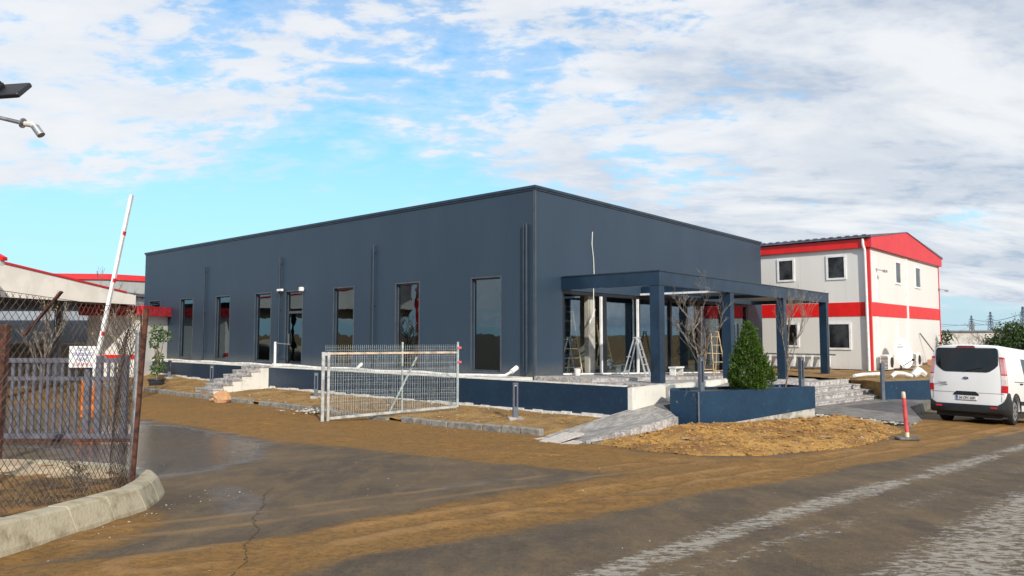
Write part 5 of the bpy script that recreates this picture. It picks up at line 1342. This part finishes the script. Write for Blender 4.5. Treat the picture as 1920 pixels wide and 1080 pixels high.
# bumper, black lower trim
b = MB(VF); vs = []; fs = []
path = [(-1.005, .56), (-1.012, .35), (-1.005, .16), (-.96, .03), (-.80, -.035), (-.4, -.055), (0, -.06), (.4, -.055), (.80, -.035), (.96, .03), (1.005, .16), (1.012, .35), (1.005, .56)]
for i, (x, y) in enumerate(path):
    zt = .485 if abs(x) < .9 else (.58 if abs(x) < .98 else .80)
    if y > .5: zt = .56
    for z, inn in ((.26, .06), (.30, .0), (.40, -.004), (zt-.02, 0.0), (zt, .03)):
        nx_ = -x*.0; L_ = math.hypot(x, 1); vs.append((x*(1-inn*.6), y+inn*(1 if abs(x) < .95 else 0), z))
m5 = 5
for i in range(len(path)-1):
    for j in range(4): a = i*m5+j; fs.append((a, a+m5, a+m5+1, a+1))
o_ = len(vs); vs += [(x*.85, y+.12, .26) for x, y in path]
for i in range(len(path)-1): fs.append((i*m5, o_+i, o_+i+1, (i+1)*m5))
b.add(vs, fs); b.build('bumper', 'black_plastic', van, smooth=True)
for sx_ in (-1, 1):
    b = MB(VF); b.box(sx_*.62, sx_*.78, -.062, -.03, .40, .44); b.build('reflector', 'lamp_red', van)
    # tail lamp hugging the corner
    segs = [(.93, .965), (1.02, 1.0)]
    def lamp(z0, z1, nm_, mt_):
        b = MB(VF); vs = []; cols = [(.90, None), (.95, None), (.985, None)]
        K2 = 7
        for kz in range(5):
            z = z0+(z1-z0)*kz/4
            prx = np.interp(z, [p_[1] for p_ in vprof(0)], [p_[0] for p_ in vprof(0)])/.975
            t_ = (z-.9)/.85; wd = .075-.03*t_
            ring = [(prx*.955-wd, rear_y(prx*.95-wd, z)-.006), (prx*.955, rear_y(prx*.955, z)-.008), (prx*.99+.004, .07), (prx*1.0+.010, .14), (prx*1.0+.009, .20), (prx*.9, .2), (prx*.9-wd, .1)]
            for x, y in ring: vs.append((sx_*x, y, z))
        fs = []
        for kz in range(4):
            for j in range(K2): a = kz*K2+j; c2_ = kz*K2+(j+1) % K2; fs.append((a, c2_, c2_+K2, a+K2) if sx_ > 0 else (a+K2, c2_+K2, c2_, a))
        fs += [tuple(range(K2)), tuple(range(4*K2, 5*K2))[::-1]]
        b.add(vs, fs); return b.build(nm_, mt_, van)
    lamp(.80, .97, 'tail_light', 'lamp_red'); lamp(.972, 1.22, 'reversing_light', 'lamp_clear'); lamp(1.222, 1.25, 'tail_light', 'lamp_red'); lamp(1.252, 1.62, 'indicator_light', 'lamp_pink'); lamp(1.622, 1.67, 'tail_light', 'lamp_red')
    # side glass, door lines, mirror
    def sx_at(z, y): pr_ = vprof(y); return float(np.interp(z, [p_[1] for p_ in pr_], [p_[0] for p_ in pr_]))
    def spatch(rows, nm_, mt_, eps=.004):
        b = MB(VF); vs = []; n = 7
        for d in (eps, -.01):
            for z, ya, yb in rows:
                for c_ in range(n): y = ya+(yb-ya)*c_/(n-1); vs.append((sx_*(sx_at(z, y)+d), y, z))
        K = len(rows)*n; fs = []
        for r_ in range(len(rows)-1):
            for c_ in range(n-1): a = r_*n+c_; fs.append((a, a+1, a+n+1, a+n)); fs.append((K+a+n, K+a+n+1, K+a+1, K+a))
            a = r_*n; fs.append((a, a+n, K+a+n, K+a)); a += n-1; fs.append((a+n, a, K+a, K+a+n))
        b.add(vs, fs); return b.build(nm_, mt_, van)
    spatch([(1.22, 1.95, 2.95), (1.3, 1.85, 2.98), (1.6, 1.72, 2.97), (1.68, 1.72, 2.9)], 'side_window', 'black_gloss')
    spatch([(1.22, 3.15, 4.1), (1.35, 3.12, 3.95), (1.6, 3.12, 3.62), (1.68, 3.15, 3.5)], 'side_window', 'black_gloss')
    spatch([(1.075, .85, 3.0), (1.09, .85, 3.0)], 'slide_rail', 'black_plastic', .006)
    spatch([(1.02, 1.35, 1.62), (1.055, 1.35, 1.62)], 'door_handle', 'black_plastic', .02)
    spatch([(.45, 1.64, 1.65), (1.2, 1.64, 1.65), (1.78, 1.64, 1.65)], 'panel_gap', 'ink_grey', .0015)
    spatch([(.45, 3.04, 3.05), (1.2, 3.04, 3.05), (1.78, 3.04, 3.05)], 'panel_gap', 'ink_grey', .0015)
    spatch([(.50, 1.42, 3.52), (.60, 1.42, 3.52)], 'side_moulding', 'black_plastic', .012)
    for wy in WHY:
        tyre = MB(VF); prof = [(.70, .24), (.70, .33), (.735, .345), (.91, .345), (.95, .32), (.955, .24)]
        vs = []; fs = []; N = 36
        for i in range(N):
            a_ = 2*math.pi*i/N
            for xx, rr_ in prof: vs.append((sx_*xx, wy+rr_*math.cos(a_), .345+rr_*math.sin(a_)))
        for i in range(N):
            for j in range(5): a = i*6+j; c2_ = ((i+1) % N)*6+j; fs.append((a, a+1, c2_+1, c2_))
        tyre.add(vs, fs); wo_ = tyre.build('wheel', 'tyre', van, smooth=True)
        rim = MB(VF); rim.tube([(sx_*.80, wy, .345), (sx_*.935, wy, .345)], .235, 28); rim.tube([(sx_*.934, wy, .345), (sx_*.955, wy, .345)], [.245, .215], 28)
        rim.build('rim', 'rim', wo_, smooth=True)
        hb = MB(VF)
        for i in range(8):
            a_ = 2*math.pi*i/8; hb.tube([(sx_*.952, wy+.13*math.cos(a_), .345+.13*math.sin(a_)), (sx_*.957, wy+.13*math.cos(a_), .345+.13*math.sin(a_))], .035, 10)
        hb.build('rim_opening', 'rubber', wo_)
        ar = MB(VF); ar.tube([(sx_*.99, wy+.425*math.cos(a_), .36+.425*math.sin(a_)) for a_ in np.linspace(-.15, math.pi+.15, 22)], .02, 6); ar.build('wheel_arch_trim', 'black_plastic', van, smooth=True)
    b = MB(VF); b.box(sx_*.98, sx_*1.18, 3.85, 4.0, 1.15, 1.42, bev=.04); b.build('door_mirror', 'black_plastic', van)
b = MB(VF); b.add([(-.72, 3.50, 1.86), (.72, 3.50, 1.86), (.84, 4.17, 1.24), (-.84, 4.17, 1.24), (-.70, 3.42, 1.80), (.70, 3.42, 1.80), (.82, 4.10, 1.16), (-.82, 4.10, 1.16)], [(0, 3, 2, 1), (4, 5, 6, 7), (0, 1, 5, 4), (1, 2, 6, 5), (2, 3, 7, 6), (3, 0, 4, 7)]); b.build('windscreen', 'black_gloss', van)
b = MB(VF); b.box(-.85, .85, .2, 4.6, .16, .31); b.build('underbody', 'rubber', van)
for sx_ in (-1, 1): b = MB(VF); b.box(sx_*.55, sx_*.84, 4.80, 4.985, .78, .95, bev=.03); b.build('headlight', 'lamp_clear', van)

# ------------------------------------------------------------------ debris
rn = random.Random(31); cpts = []; ck = [(-2.95, 9.0), (-2.85, 8.37), (-2.62, 7.7), (-2.5, 7.06), (-2.22, 6.4), (-2.16, 5.91), (-1.95, 5.4), (-1.86, 4.7)]
for i in range(len(ck)-1):
    for j in range(14): f_ = j/14; cpts.append((lerp2(ck[i][0], ck[i+1][0], f_)+rn.gauss(0, .010), lerp2(ck[i][1], ck[i+1][1], f_)+rn.gauss(0, .015)))
b = MB(); vs = []
for i, (x, y) in enumerate(cpts):
    w_ = rn.uniform(.0006, .0040); z_ = gzn(x, y)
    vs += [(x-w_, y, z_+.004), (x+w_, y, z_+.004), (x+w_, y, z_-.002), (x-w_, y, z_-.002)]
b.add(vs, [f for i in range(len(cpts)-1) for f in ((i*4, i*4+1, i*4+5, i*4+4), (i*4+1, i*4+2, i*4+6, i*4+5), (i*4+3, i*4, i*4+4, i*4+7))])
b.build('crack', 'crack_dirt', label='thin dark crack running through the wet asphalt', kind='structure')
rn = random.Random(12)
b = MB()
def clod(b, x, y, z, s, rn, flat=.6):
    vs = []; fs = [(0, 1, 2), (0, 2, 3), (0, 3, 4), (0, 4, 1), (5, 2, 1), (5, 3, 2), (5, 4, 3), (5, 1, 4)]
    for d in ((0, 0, 1), (1, 0, 0), (0, 1, 0), (-1, 0, 0), (0, -1, 0), (0, 0, -1)):
        k_ = s*rn.uniform(.6, 1.3); vs.append((d[0]*k_+rn.gauss(0, s*.2), d[1]*k_+rn.gauss(0, s*.2), d[2]*k_*flat))
    b.add(vs, fs, Matrix.Translation((x, y, z)) @ Matrix.Rotation(rn.uniform(0, 6.3), 4, 'Z'))
cnt = 0
cl = MB(); pe = MB()
while cnt < 5200:
    x = rn.uniform(1.5, 10.6); y = rn.uniform(12.7, 21.6); i = int((x-1.2)/.07); j = int((y-12.4)/.07)
    if 0 <= i < len(ix) and 0 <= j < len(iy) and sdv[j, i] > -.05:
        z = islz(x, y); s = min(.06, abs(rn.gauss(0, .024))+.006)
        pick = pe if rn.random() < .03 else cl; clod(pick, x, y, z+s*.1, s*(.7 if pick is pe else 1), rn); cnt += 1
for i in range(2600):
    y = rn.uniform(-3.7, 20); x = rn.uniform(-4.1, -1.25)
    wx, wy = B2W(x, y); s = abs(rn.gauss(0, .016))+.007
    clod(cl if rn.random() < .9 else pe, wx, wy, stripz(x, y)+.01, s, rn)
cl.build('clods', 'clay', label='loose clods of clay over the earth', kind='stuff')
for i in range(330):      # pale chips on the yard, denser by the near kerb
    if i < 60: t_ = rn.random(); x = -3.7+abs(rn.gauss(0, .35)); y = rn.uniform(5.3, 9.0)
    elif i < 130: x = rn.uniform(-6, 6); y = rn.uniform(5, 16)
    else:
        f_ = rn.random(); x, y = B2W(-4.45-abs(rn.gauss(0, .3)), rn.uniform(-3.5, 22))
    s = min(.018, abs(rn.gauss(0, .007))+.004)*(.7 if i < 130 else 1)
    clod(pe, x, y, gzn(x, y)+s*.3, s, rn)
for i in range(260):      # broken edge of the apron
    f_ = rn.random(); x = lerp2(9.3, 10.9, f_)+rn.gauss(0, .15); y = lerp2(22.3, 19.9, f_)+rn.gauss(0, .12); s = rn.uniform(.02, .07); clod(pe, x, y, gh(x, y)+s*.4, s, rn)
pe.build('rubble_chips', 'litter', label='pale stone chips scattered over mud and earth', kind='stuff')
b = MB(); rn = random.Random(9)       # dry grass and roots on the verge
for i in range(5200):
    x = rn.uniform(-7, -4.0); y = rn.uniform(4.6, 9.5)
    if polysd(np.array([x]), np.array([y]), fp)[0] < .12: continue
    if fbm(x, y, 1.1, 3, 31) < .44: continue
    z = vergez(x, y); h = rn.uniform(.02, .09); dx_ = rn.gauss(0, .04); dy_ = rn.gauss(0, .04); a_ = rn.uniform(0, 3.14); wx = .003*math.cos(a_); wy = .003*math.sin(a_)
    b.add([(x-wx, y-wy, z-.01), (x+wx, y+wy, z-.01), (x+dx_, y+dy_, z+h)], [(0, 1, 2)])
b.build('dry_grass', 'dry_grass', label='dry grass and weeds on the soil verge', kind='stuff')
def rock(x, y, z, s, matn, name, label, cat, seed, stretch=(1, 1, 1)):
    rn = random.Random(seed); vs = []; fs = []; N, Mx = 7, 10
    for i in range(N+1):
        th = math.pi*i/N
        for j in range(Mx):
            ph = 2*math.pi*j/Mx; k_ = s*(1+rn.uniform(-.2, .2)); vs.append((k_*stretch[0]*math.sin(th)*math.cos(ph), k_*stretch[1]*math.sin(th)*math.sin(ph), k_*stretch[2]*math.cos(th)+s*stretch[2]*.8))
    for i in range(N):
        for j in range(Mx): fs.append((i*Mx+j, (i+1)*Mx+j, (i+1)*Mx+(j+1) % Mx, i*Mx+(j+1) % Mx))
    b = MB(frame(x, y, z)); b.add(vs, fs); return b.build(name, matn, label=label, cat=cat)
rock(-10.55, 26.3, gh(-10, 26), .27, 'orange_rock', 'rock', 'orange brown rock lying by the kerb below the side steps', 'rock', 3, (1.1, .7, .9))
rock(-11.1, 27.0, gh(-10, 26), .14, 'orange_rock', 'rock', 'small flat stone behind the orange rock by the kerb', 'rock', 5, (1.6, .9, .5))
b = MB(); rn = random.Random(77)
for i in range(120): clod(b, -6.2+rn.gauss(0, .32), 23.0+rn.gauss(0, .3), gh(-6, 23)+rn.uniform(.02, .12), rn.uniform(.03, .09), rn)
b.build('rubbish_heap', 'litter', label='small heap of white rubbish left of the white gate post', cat='rubbish')
for (x, y, dg, lab, l) in ((5.4, 15.6, 20, 'short grey brown board on the clay heap, farther left', .34), (6.6, 15.2, -15, 'pale broken board lying near the middle of the clay heap', .30), (3.6, 14.6, 5, 'brown board at the left end of the clay heap', .42), (7.9, 17.6, 50, 'thin board near the right end of the clay heap', .38)):
    b = MB(frame(x, y, islz(x, y)+.015, dg)); b.box(-l/2, l/2, -.05, .05, 0, .02, local=Matrix.Rotation(R(5), 4, 'Y')); b.build('wood_scrap', 'old_wood', label=lab, cat='board', group='scraps of board on the clay heap')
